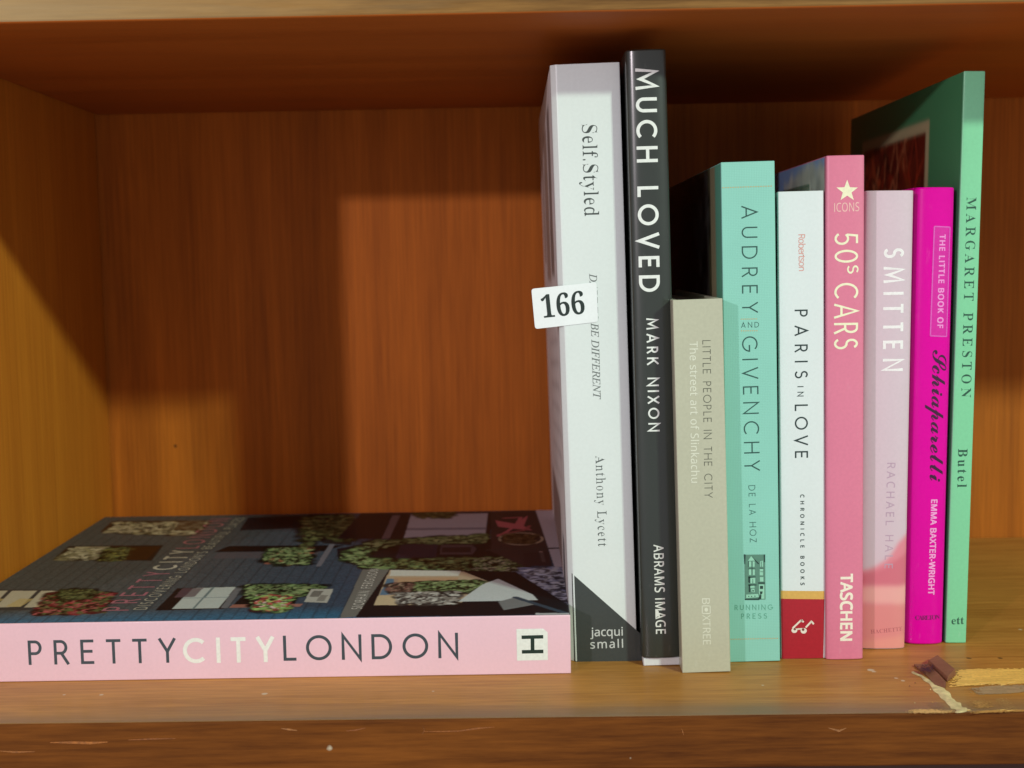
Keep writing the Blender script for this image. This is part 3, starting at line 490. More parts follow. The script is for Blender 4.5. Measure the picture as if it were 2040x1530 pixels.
def strokes(ch, h):
    """skeletons of geometric capitals, cap height 1, half stroke width h -> advance, strokes (a stroke is points, closed?)"""
    o, m = 1 - h, h
    c = .5
    if ch == ' ': return .42, []
    if ch == 'A': return .80, [([(h * .7, 0), (.40, 1 - h * .8), (.80 - h * .7, 0)], 0), ([(.17, .30), (.63, .30)], 0)]
    if ch == 'B': return .60, [([(h, m), (h, o)] , 0), ([(h, o), (.30, o)] + arc(.30, .5 + (o - .5) / 2 + .01, .22 - h / 2, (o - .52) / 2, 90, -90) + [(h, .52)], 0), ([(h, .52), (.32, .52)] + arc(.32, (.52 + m) / 2, .27 - h / 2, (.52 - m) / 2, 90, -90) + [(h, m), (h, o)], 0)]
    if ch == 'C': return .88, [(arc(.50, c, .5 - h, .5 - h, 46, 314, 30), 0)]
    if ch == 'D': return .82, [([(h, m), (h, o), (.32, o)] + arc(.32, c, .48 - h, .5 - h, 90, -90, 24) + [(h, m), (h, o)], 0)]
    if ch == 'E': return .56, [([(.53, o), (h, o), (h, m), (.53, m)], 0), ([(h, .52), (.48, .52)], 0)]
    if ch == 'F': return .54, [([(.52, o), (h, o), (h, 0)], 0), ([(h, .50), (.47, .50)], 0)]
    if ch == 'G': return .98, [(arc(.50, c, .5 - h, .5 - h, 46, 352, 32) + [(1.0 - h, .47), (.56, .47)], 0)]
    if ch == 'H': return .76, [([(h, 0), (h, 1)], 0), ([(.76 - h, 0), (.76 - h, 1)], 0), ([(h, .52), (.76 - h, .52)], 0)]
    if ch == 'I': return 2 * h, [([(h, 0), (h, 1)], 0)]
    if ch == 'K': return .66, [([(h, 0), (h, 1)], 0), ([(.62 - h * .3, 1), (h, .42)], 0), ([(.26, .60), (.66 - h * .3, 0)], 0)]
    if ch == 'L': return .50, [([(h, 1), (h, m), (.50, m)], 0)]
    if ch == 'M': return 1.02, [([(h, 0), (.17, 1 - h * .4), (.51, .22), (.85, 1 - h * .4), (1.02 - h, 0)], 0)]
    if ch == 'N': return .78, [([(h, 0), (h, 1 - h * .5), (.78 - h, h * .5), (.78 - h, 1)], 0)]
    if ch == 'O': return 1.0, [(arc(.5, c, .5 - h, .5 - h, 0, 360, 40)[:-1], 1)]
    if ch == '0': return .60, [(arc(.30, c, .30 - h, .5 - h, 0, 360, 36)[:-1], 1)]
    if ch == 'P': return .56, [([(h, 0), (h, o), (.28, o)] + arc(.28, .5 + (o - .46) / 2 - .04, .27 - h, (o - .46) / 2, 90, -90) + [(h, .46)], 0)]
    if ch == 'R': return .60, [([(h, 0), (h, o), (.28, o)] + arc(.28, .5 + (o - .46) / 2 - .04, .27 - h, (o - .46) / 2, 90, -90) + [(h, .46)], 0), ([(.30, .46), (.60 - h * .5, 0)], 0)]
    if ch in 'Ss':
        r1, r2 = (o - .52) / 2, (.52 - m) / 2
        return .56, [(arc(.28, .52 + r1, .24 - h * .5, r1, 28, 270, 20) + arc(.28, .52 - r2, .27 - h * .5, r2, 90, -152, 20)[1:], 0)]
    if ch == 'T': return .58, [([(0, o), (.58, o)], 0), ([(.29, o), (.29, 0)], 0)]
    if ch == 'U': return .70, [([(h, 1), (h, .36)] + arc(.35, .36, .35 - h, .36 - h, 180, 360, 20) + [(.70 - h, 1)], 0)]
    if ch == 'V': return .76, [([(h * .7, 1), (.38, h * .8), (.76 - h * .7, 1)], 0)]
    if ch == 'W': return 1.1, [([(h * .7, 1), (.29, h), (.55, .85), (.81, h), (1.1 - h * .7, 1)], 0)]
    if ch == 'X': return .70, [([(h * .5, 1), (.70 - h * .5, 0)], 0), ([(.70 - h * .5, 1), (h * .5, 0)], 0)]
    if ch == 'Y': return .68, [([(h * .5, 1), (.34, .46), (.68 - h * .5, 1)], 0), ([(.34, .46), (.34, 0)], 0)]
    if ch == 'Z': return .62, [([(.04, o), (.58 - h * .2, o), (.04 + h * .2, m), (.60, m)], 0)]
    if ch == '5': return .58, [([(.50, o), (.14, o), (.09, .55)] + arc(.27, .31, .29 - h, .31 - h, 130, -150, 22), 0)]
    if ch == '-': return .40, [([(.05, .42), (.35, .42)], 0)]
    if ch == "'": return .16, [([(.08, 1), (.08, .72)], 0)]
    raise KeyError(ch)

def offset_line(P, closed, h):
    P = np.array(P, float)
    keep = [0] + [i for i in range(1, len(P)) if np.hypot(*(P[i] - P[i - 1])) > 1e-5]
    P = P[keep]
    n = len(P)
    seg = (np.roll(P, -1, 0) - P)
    L = np.hypot(seg[:, 0], seg[:, 1])[:, None]
    L[L == 0] = 1
    t = seg / L
    nn = np.stack([-t[:, 1], t[:, 0]], 1)
    off = np.zeros_like(P)
    for i in range(n):
        if not closed and i == 0: off[i] = nn[0]; continue
        if not closed and i == n - 1: off[i] = nn[n - 2]; continue
        a, b = nn[i - 1], nn[i]
        s = a + b
        d = s @ s / 2
        off[i] = s / max(d, 0.22)
    return P + off * h, P - off * h

def glyph(font, ch, weight, sx):
    """-> advance, contours (cap height 1)"""
    if font == 'geo':
        adv, st = strokes(ch, weight / 2)
        cs = []
        for P, closed in st:
            P = [(x * sx, y) for x, y in P]
            a, b = offset_line(P, closed, weight / 2)
            if closed: cs += [b, a[::-1]]
            else: cs.append(np.vstack([b, a[::-1]]))
        return adv * sx, cs
    if ch == ' ': return .42 * sx, []
    adv, cs = FONTS[font][ch]
    out = []
    for c in cs:
        c = c.copy()
        if weight:
            mode = 1.0 if font in ('sans', 'seri', 'script') else 0.0
            t = np.roll(c, -1, 0) - np.roll(c, 1, 0)
            L = np.hypot(t[:, 0], t[:, 1])[:, None]; L[L == 0] = 1
            n = np.stack([-t[:, 1], t[:, 0]], 1) / L   # outward for clockwise outlines
            n[:, 1] *= mode
            c = c + n * weight
        c[:, 0] *= sx
        out.append(c)
    return adv * sx, out

def winding(q, cs):
    wn = np.zeros(len(q), int)
    for c in cs:
        a, b = c, np.roll(c, -1, 0)
        for i in range(len(c)):
            x0, y0 = a[i]; x1, y1 = b[i]
            side = (x1 - x0) * (q[:, 1] - y0) - (q[:, 0] - x0) * (y1 - y0)
            wn += ((y0 <= q[:, 1]) & (y1 > q[:, 1]) & (side > 0)).astype(int)
            wn -= ((y0 > q[:, 1]) & (y1 <= q[:, 1]) & (side < 0)).astype(int)
    return wn

def fill(cs, cuts=()):
    """triangulate the union of contours; cuts: (axis, value) lines no triangle may cross"""
    V, E = [], []
    for c in cs:
        k = len(V)
        V += [Vector((float(x), float(y))) for x, y in c]
        E += [(k + i, k + (i + 1) % len(c)) for i in range(len(c))]
    A = np.vstack(cs)
    lo, hi = A.min(0) - .01, A.max(0) + .01
    for ax, v in cuts:
        if lo[ax] < v < hi[ax]:
            k = len(V)
            V += [Vector((v, lo[1])), Vector((v, hi[1]))] if ax == 0 else [Vector((lo[0], v)), Vector((hi[0], v))]
            E.append((k, k + 1))
    r = delaunay_2d_cdt(V, E, [], 0, 1e-6)
    P = np.array([tuple(v) for v in r[0]])
    T = np.array([f for f in r[2] if len(f) == 3])
    ok = winding(P[T].mean(1), cs) != 0
    return P, T[ok]

def layout(font, s, length, weight=0.1, sx=1.0, fit='track', dots=None):
    """contours of a line of text, cap height 1, spread over the given length"""
    gl = [glyph(font, ch, weight, sx) for ch in s]
    gap = {'geo': .16, 'sans': 0, 'serb': 0, 'seri': 0, 'script': -.04}[font]
    adv = [g[0] for g in gl]
    ink_l = min(float(c[:, 0].min()) for c in gl[0][1])
    ink_r = max(float(c[:, 0].max()) for c in gl[-1][1])
    nat = sum(adv[:-1]) + gap * (len(s) - 1) + ink_r - ink_l
    if fit == 'track' and len(s) > 1:
        gap += (length - nat) / (len(s) - 1); k = 1.0
    else:
        k = length / nat
    out, x = [], -ink_l
    for a, (_, cs) in zip(adv, gl):
        if cs:
            out.append([np.stack([(c[:, 0] + x) * k, c[:, 1]], 1) for c in cs])
        x += a + gap
    return out

class Surface:
    """a printable face: maps (u, v) in the local frame of its parent to a point just above the face"""
    def __init__(self, fn, lift=6e-5, curved=False):
        self.fn, self.lift, self.curved = fn, lift, curved

def ink_mesh(name, glyphs, origin, d, size, surf, mat, parent, label=None):
    """origin (u, v), direction d of the text line, size = cap height in metres"""
    d = np.array(d, float); d /= np.hypot(*d)
    up = np.array([-d[1], d[0]])
    V, F = [], []
    for cs in glyphs:
        cuts = []
        if surf.curved:
            ax = 0 if abs(d[0]) > abs(d[1]) else 1
            A = np.vstack(cs)
            step = .0011 / size
            cuts = [(ax, v) for v in np.arange(A[:, ax].min() + step / 2, A[:, ax].max(), step)]
        P, T = fill(cs, cuts)
        k = len(V)
        for x, y in P:
            u, v = np.array(origin) + (d * x + up * y) * size
            V.append(surf.fn(u, v, surf.lift))
        F += [tuple(int(i) + k for i in t) for t in T]
    me = bpy.data.meshes.new(name)
    me.from_pydata(V, [], F)
    me.materials.append(mat)
    ob = bpy.data.objects.new(name, me)
    col.objects.link(ob)
    ob.parent = parent
    if label: ob['label'] = label
    return ob

def shape_glyph(polys):
    return [[np.array(p, float) for p in polys]]

# ---------------------------------------------------------------- printed pictures
class Canvas:
    """a grid of colours over a rectangle, painted with polygons, blobs and noise"""
    def __init__(self, u0, u1, v0, v1, nu, nv, rgb):
        self.U, self.V = np.meshgrid(np.linspace(u0, u1, nu), np.linspace(v0, v1, nv), indexing='ij')
        self.C = np.zeros((nu, nv, 3)) + np.array(lin(rgb))
        self.M = np.ones((nu, nv), bool)
        self.box = (u0, u1, v0, v1)
        self.n = (nu, nv)
    def mask(self, poly):
        U, V = self.U, self.V
        r = np.zeros(U.shape, bool)
        n = len(poly)
        for i in range(n):
            (x0, y0), (x1, y1) = poly[i], poly[(i + 1) % n]
            if y0 == y1: continue
            c = ((y0 > V) != (y1 > V)) & (U < (x1 - x0) * (V - y0) / (y1 - y0) + x0)
            r ^= c
        return r
    def poly(self, poly, rgb, a=1.0, jit=0.0):
        k = self.mask(poly)
        c = np.array(lin(rgb))
        j = 1 + jit * RNG.normal(size=(k.sum(), 1))
        self.C[k] = self.C[k] * (1 - a) + c * a * j
    def line(self, pts, wid, rgb, a=1.0):
        c = np.array(lin(rgb))
        for (x0, y0), (x1, y1) in zip(pts[:-1], pts[1:]):
            dx, dy = x1 - x0, y1 - y0
            L2 = dx * dx + dy * dy + 1e-12
            t = np.clip(((self.U - x0) * dx + (self.V - y0) * dy) / L2, 0, 1)
            k = np.hypot(self.U - x0 - t * dx, self.V - y0 - t * dy) < wid / 2
            self.C[k] = self.C[k] * (1 - a) + c * a
    def blobs(self, poly, n, r, cols, a=0.9, elong=1.6):
        xs = [p[0] for p in poly]; ys = [p[1] for p in poly]
        k = 0
        while k < n:
            x, y = RNG.uniform(min(xs), max(xs)), RNG.uniform(min(ys), max(ys))
            inside = False
            for i in range(len(poly)):
                (x0, y0), (x1, y1) = poly[i], poly[(i + 1) % len(poly)]
                if (y0 > y) != (y1 > y) and x < (x1 - x0) * (y - y0) / (y1 - y0) + x0: inside = not inside
            k += 1
            if not inside: continue
            rr = r * RNG.uniform(.5, 1.3); th = RNG.uniform(0, math.pi)
            R = rr * elong * 1.05
            u0, u1, v0, v1 = self.box
            nu, nv = self.n
            i0, i1 = int(max(0, (x - R - u0) / (u1 - u0) * (nu - 1))), int(min(nu, (x + R - u0) / (u1 - u0) * (nu - 1) + 2))
            j0, j1 = int(max(0, (y - R - v0) / (v1 - v0) * (nv - 1))), int(min(nv, (y + R - v0) / (v1 - v0) * (nv - 1) + 2))
            if i1 <= i0 or j1 <= j0: continue
            W = (slice(i0, i1), slice(j0, j1))
            du, dv = self.U[W] - x, self.V[W] - y
            p = (du * math.cos(th) + dv * math.sin(th)) / (rr * elong); q = (-du * math.sin(th) + dv * math.cos(th)) / rr
            w8 = np.clip(1.6 - 1.6 * (p * p + q * q), 0, 1)[..., None] * a
            c = np.array(lin(cols[RNG.integers(len(cols))])) * RNG.uniform(.6, 1.35)
            self.C[W] = self.C[W] * (1 - w8) + c * w8
    def noise(self, amt, cell=1):
        nu, nv = self.n
        g = RNG.normal(size=(nu // cell + 2, nv // cell + 2))
        g = np.kron(g, np.ones((cell, cell)))[:nu, :nv]
        self.C *= np.clip(1 + amt * g, .2, 2)[..., None]
    def blur(self, k=1):
        for _ in range(k):
            P = np.pad(self.C, ((1, 1), (1, 1), (0, 0)), 'edge')
            self.C = (P[:-2, 1:-1] + P[2:, 1:-1] + P[1:-1, :-2] + P[1:-1, 2:] + 2 * self.C) / 6
    def build(self, name, surf, mat, parent, label=None):
        nu, nv = self.n
        idx = np.arange(nu * nv).reshape(nu, nv)
        V = [surf.fn(u, v, surf.lift) for u, v in zip(self.U.ravel(), self.V.ravel())]
        a, b, c, d = idx[:-1, :-1], idx[1:, :-1], idx[1:, 1:], idx[:-1, 1:]
        k = self.M[:-1, :-1] & self.M[1:, :-1] & self.M[1:, 1:] & self.M[:-1, 1:]
        F = np.stack([a[k], b[k], c[k], d[k]], 1)
        me = bpy.data.meshes.new(name)
        me.from_pydata(V, [], F.tolist())
        at_ = me.color_attributes.new('print', 'FLOAT_COLOR', 'POINT')
        rgba = np.ones((nu * nv, 4), np.float32)
        rgba[:, :3] = np.clip(self.C, 0, 1).reshape(-1, 3)
        at_.data.foreach_set('color', rgba.ravel())
        me.materials.append(mat)
        for p in me.polygons: p.use_smooth = True
        ob = bpy.data.objects.new(name, me)
        col.objects.link(ob)
        ob.parent = parent
        if label: ob['label'] = label
        return ob

# ---------------------------------------------------------------- the bookcase
BACK, LEFT, RIGHT = 0.326, -0.271, 0.78
w_floor_spots = [(527, 1382, .0013), (202, 1384, .0009), (863, 1377, .0007), (1520, 1365, .0007), (1735, 1335, .0016), (1741, 1338, .0010), (1785, 1351, .0009), (1799, 1356, .0010), (2033, 1254, .0010), (128, 1384, .0007)]
spots = [tuple(at(x, y, 2, 0.0)) + (r,) for x, y, r in w_floor_spots]
holes = [tuple(at(x, y, 2, 0.0)) + (r,) for x, y, r in [(1930, 1311, .0011), (1993, 1311, .0012)]]
W_SHELF = wood('shelf_wood', 'x', (0.31, 0.128, 0.022), (0.60, 0.285, 0.060), rough=0.36, coat=0.14, spots=spots, holes=holes, along=4.0, worn=(1, 0.0, 0.021, (122, 104, 82)), streak=1.15, pores=0.8)
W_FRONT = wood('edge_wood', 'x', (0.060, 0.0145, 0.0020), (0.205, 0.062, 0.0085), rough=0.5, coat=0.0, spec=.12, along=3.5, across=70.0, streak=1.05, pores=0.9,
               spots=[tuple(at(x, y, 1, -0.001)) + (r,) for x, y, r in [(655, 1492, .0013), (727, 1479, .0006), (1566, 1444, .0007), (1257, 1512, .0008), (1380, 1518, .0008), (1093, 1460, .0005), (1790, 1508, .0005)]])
W_BACK = wood('back_wood', 'z', (0.31, 0.078, 0.0066), (0.68, 0.190, 0.017), rough=0.5, coat=0.03, along=1.6, streak=0.9, pores=0.8, holes=[tuple(at(349, 889, 1, BACK)) + (.0011,)])
W_SIDE = wood('side_wood', 'z', (0.44, 0.130, 0.010), (0.64, 0.220, 0.018), rough=0.5, coat=0.03, along=1.6, streak=0.85, pores=0.9)
W_UNDER = wood('underside_wood', 'x', (0.32, 0.074, 0.008), (0.50, 0.130, 0.014), rough=0.5, coat=0.03, along=3.0, streak=0.8)
W_RAW = wood('raw_edge_wood', 'x', (0.09, 0.036, 0.008), (0.30, 0.15, 0.042), rough=0.65, along=4.0, across=90.0, streak=1.5, worn=(0, -.36, .0, (196, 166, 122)))
W_DARK = paint('dark_gap_wood', (60, 30, 16), rough=0.6)

case = tag(empty('bookcase', (0, 0, 0)), 'open varnished orange brown wooden bookcase compartment holding all the books', 'bookcase')

def yz_prism(name, prof, x0, x1, mats, parent, face_mat=None, bevel=0.0):
    """profile of (y, z) pushed along x; face_mat picks a material per side"""
    n = len(prof)
    v = [(x0, y, z) for y, z in prof] + [(x1, y, z) for y, z in prof]
    f = [tuple(range(n)), tuple(range(2 * n - 1, n - 1, -1))]
    f += [(i, (i + 1) % n, n + (i + 1) % n, n + i) for i in range(n)]
    o = mesh_obj(name, v, f, mats, parent, bevel=bevel, seg=3)
    if face_mat:
        for p in o.data.polygons:
            p.material_index = face_mat(p)
    return o

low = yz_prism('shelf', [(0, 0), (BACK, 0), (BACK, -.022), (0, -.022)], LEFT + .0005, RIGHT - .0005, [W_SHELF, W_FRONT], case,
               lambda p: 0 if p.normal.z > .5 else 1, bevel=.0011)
top = yz_prism('shelf', [(.030, .2825), (BACK, .278), (BACK, .300), (.030, .3045)], LEFT + .0005, RIGHT - .0005, [W_UNDER, W_RAW], case,
               lambda p: 1 if p.normal.y < -.5 else 0, bevel=.0013)
box('back_panel', (LEFT - .02, BACK + .0003, -.40), (RIGHT + .02, BACK + .008, .62), W_BACK, case)
box('side_panel', (LEFT - .020, .002, -.40), (LEFT, BACK - .0007, .62), W_SIDE, case, bevel=.001)
box('side_panel', (RIGHT, .002, -.40), (RIGHT + .020, BACK, .62), W_SIDE, case, bevel=.001)
box('base_panel', (LEFT + .0005, .012, -.30), (RIGHT - .0005, .03, -.0225), W_DARK, case)

# damage at the right of the lower shelf: bare wood, dried glue, a veneer chip
FL = Surface(lambda u, v, l: (u, v, l))
PRINT = printed('worn_wood_print', rough=0.55)
def zp(zx, zy):
    p = at(1780 + zx / 7.846, 1270 + zy / 7.846, 2, 0.0)
    return (p.x, p.y)
def patch(name, poly, rgb, lift, var=0.12, fringe=.0012, nu=150, nv=70, fn=None, streaks=True):
    pts = [zp(*q) for q in poly] if fn is None else [fn(*q) for q in poly]
    us, vs = [p[0] for p in pts], [p[1] for p in pts]
    c = Canvas(min(us) - .001, max(us) + .001, min(vs) - .001, max(vs) + .001, nu, nv, rgb)
    jx = (np.kron(RNG.normal(size=(nu // 3 + 1, nv // 3 + 1)), np.ones((3, 3)))[:nu, :nv] + 1.4 * np.kron(RNG.normal(size=(nu // 4 + 1, nv // 2 + 1)), np.ones((4, 2)))[:nu, :nv]) * fringe * .4
    U0, V0 = c.U.copy(), c.V.copy()
    c.U = U0 + jx * 2.6; c.V = V0 + jx * .6
    c.M = c.mask(pts)
    c.U, c.V = U0, V0
    if streaks:
        c.C *= np.clip(1 + var * np.kron(RNG.normal(size=(nu // 25 + 1, nv)), np.ones((25, 1)))[:nu, :], .3, 1.8)[..., None]
    c.noise(var * .5, 2); c.blur(1)
    return c.build(name, Surface(FL.fn, lift), PRINT, low)
patch('bare_wood_strip', [(1000, 505), (1300, 495), (2200, 483), (2200, 738), (1500, 745), (1000, 775), (850, 790), (862, 640), (955, 545)], (238, 190, 96), .00020)
patch('grey_worn_patch', [(1180, 800), (1500, 755), (2200, 742), (2200, 850), (1800, 880), (1300, 905)], (168, 140, 104), .00016)
patch('bare_wood_edge', [(220, 1135), (420, 1120), (700, 1130), (960, 1150), (960, 1188), (500, 1192), (240, 1188)], (216, 172, 104), .00018)
patch('bare_wood_edge', [(1200, 1160), (1500, 1140), (2200, 1125), (2200, 1160), (1500, 1180), (1230, 1200)], (196, 146, 76), .00018)
patch('scuff', [(1180, 990), (1450, 980), (1560, 1090), (1500, 1120), (1250, 1110)], (184, 138, 74), .00017)
patch('scuff', [(1590, 960), (1720, 950), (1890, 1110), (1840, 1130), (1780, 1120)], (196, 156, 96), .00019)
patch('scuff', [(540, 1020), (680, 1020), (800, 1120), (740, 1130), (600, 1090)], (160, 122, 96), .00017)
glue_key = [((300, 540), 60), ((390, 590), 60), ((500, 650), 60), ((640, 760), 90), ((790, 890), 150), ((930, 1040), 175), ((1030, 1120), 190), ((1110, 1175), 210)]
glue_pts = []
for (p_, w_), (q_, z_) in zip(glue_key[:-1], glue_key[1:]):
    for k in range(4):
        t = k / 4
        glue_pts.append(((p_[0] * (1 - t) + q_[0] * t + random.uniform(-14, 14), p_[1] * (1 - t) + q_[1] * t + random.uniform(-8, 8)), (w_ * (1 - t) + z_ * t) * random.choice((.6, .8, 1.0, 1.15))))
glue_pts.append(glue_key[-1])
gl_v, gl_f = [], []
for i, ((zx, zy), wz) in enumerate(glue_pts):
    wz *= random.uniform(.8, 1.15)
    for k, (off, hgt) in enumerate(((-.5, 0.0001), (-.3, .0004), (0, .0007), (.3, .0004), (.5, .0001))):
        x, y = zp(zx + off * wz * .95, zy - off * wz * .45)
        if i in (0, len(glue_pts) - 1): hgt = .0001
        gl_v.append((x + random.uniform(-.0002, .0002), max(y, -.0008), hgt * random.uniform(.7, 1.2)))
for i in range(len(glue_pts) - 1):
    for k in range(4):
        a = i * 5 + k
        gl_f.append((a, a + 1, a + 6, a + 5))
GLUE = paint('dried_glue', (222, 204, 150), rough=0.6, speck=.25, speck_scale=300, wear=.25, bump=.25, bump_scale=500)
gl = mesh_obj('glue_seam', gl_v, gl_f, GLUE, low, smooth=True)
sm = gl.modifiers.new('sub', 'SUBSURF'); sm.levels = sm.render_levels = 1

CHIP = wood('chip_wood', 'x', (0.17, 0.068, 0.036), (0.33, 0.145, 0.080), rough=0.5, along=8)
def lifted(zx, zy, h):
    p = at(1780 + zx / 7.846, 1270 + zy / 7.846, 2, h)
    return (p.x, p.y, h)
tp = [lifted(545, 350, .0024), lifted(690, 268, .0032), (0, 0, 0), lifted(965, 490, .0032), lifted(855, 610, .0022)]
tp = [tp[0], tp[1], tp[3], tp[4]]
bt = [(x + dx, y + dy, .00005) for (x, y, z), dx, dy in zip(tp, (-.001, 0, .0006, -.0008), (-.0006, .0008, .0004, -.0010))]
mesh_obj('veneer_chip', tp + bt, [(0, 1, 2, 3), (4, 7, 6, 5), (0, 4, 5, 1), (1, 5, 6, 2), (2, 6, 7, 3), (3, 7, 4, 0)], CHIP, low, bevel=.0003)
tq = [lifted(320, 415, .0010), lifted(540, 412, .0016), lifted(700, 560, .0018), lifted(820, 690, .0012), lifted(810, 780, .0006), lifted(640, 735, .0005), lifted(540, 610, .0004), lifted(410, 500, .0006)]
n = len(tq)
mesh_obj('veneer_chip', tq + [(x, y, .00004) for x, y, z in tq], [tuple(range(n)), tuple(range(2 * n - 1, n - 1, -1))] + [(i, (i + 1) % n, n + (i + 1) % n, n + i) for i in range(n)], CHIP, low)
SPLINT = paint('splinter_wood', (214, 170, 92), rough=.7)
for k in range(16):
    zx, zy, ln = random.uniform(1010, 1950), random.choice([500, 520, 735, 750, 770, 1150]) + random.uniform(-12, 12), random.uniform(60, 190)
    x0, y0 = zp(zx, zy); x1, y1 = zp(zx + ln, zy + random.uniform(-16, 12))
    hh, ww = random.uniform(.0003, .0007), random.uniform(.00015, .00035)
    mesh_obj('splinter', [(x0, y0 - ww, .00025), (x0, y0 + ww, .00025), (x0 + .0003, y0, hh), (x1, y1, hh * random.uniform(.6, 1.6))], [(0, 1, 2), (0, 2, 3), (1, 3, 2), (0, 3, 1)], SPLINT, low)
for k in range(12):
    x, y = zp(random.uniform(250, 1150), random.uniform(560, 1080))
    r_ = random.uniform(.00018, .00042)
    vv = [(x + r_ * math.cos(a) * random.uniform(.6, 1.3), y + r_ * math.sin(a) * random.uniform(.6, 1.3), 0.0001) for a in (0, 1.3, 2.5, 3.8, 5.1)] + [(x, y, r_ * 1.3)]
    mesh_obj('crumb', vv, [(i, (i + 1) % 5, 5) for i in range(5)] + [(4, 3, 2, 1, 0)], random.choice([SPLINT, GLUE, CHIP]), low)
patch('split_hole_shade', [(370, 560), (450, 500), (560, 480), (640, 560), (600, 620), (480, 620), (400, 605)], (38, 24, 15), .0023, streaks=False, nu=50, nv=40)  # flat dark patch: the shade inside the split is painted, nothing is cut

def scratch(pts, w_, rgb):
    q = [at(x, y, 1, 0.0) for x, y in pts]
    v, f = [], []
    for i, p in enumerate(q):
        k = w_ * (.3 if i in (0, len(q) - 1) else random.uniform(.6, 1.2))
        v += [(p.x, -.00012, p.z - k / 2), (p.x, -.00012, p.z + k / 2)]
    f = [(2 * i, 2 * i + 2, 2 * i + 3, 2 * i + 1) for i in range(len(q) - 1)]
    mesh_obj('scratch', v, f, paint('scratch_wood', rgb, rough=.6, speck=.3, wear=.2), low)
scratch([(845, 1457), (880, 1457), (915, 1456), (950, 1451), (985, 1448)], .0006, (140, 80, 30))
scratch([(842, 1446), (846, 1454), (841, 1463)], .0006, (136, 80, 34))
scratch([(560, 1451), (575, 1453), (592, 1455)], .0010, (150, 96, 48))
scratch([(690, 1456), (710, 1454), (728, 1450)], .0008, (140, 80, 36))
scratch([(100, 1479), (140, 1479), (180, 1480), (215, 1478)], .0011, (160, 94, 34))
scratch([(0, 1496), (30, 1498), (70, 1497)], .0009, (150, 90, 36))
scratch([(255, 1474), (300, 1472), (350, 1471)], .0008, (140, 80, 30))
scratch([(1358, 1452), (1360, 1458), (1362, 1463)], .0007, (176, 112, 60))
scratch([(1650, 1450), (1672, 1456), (1686, 1450)], .0008, (150, 96, 50))

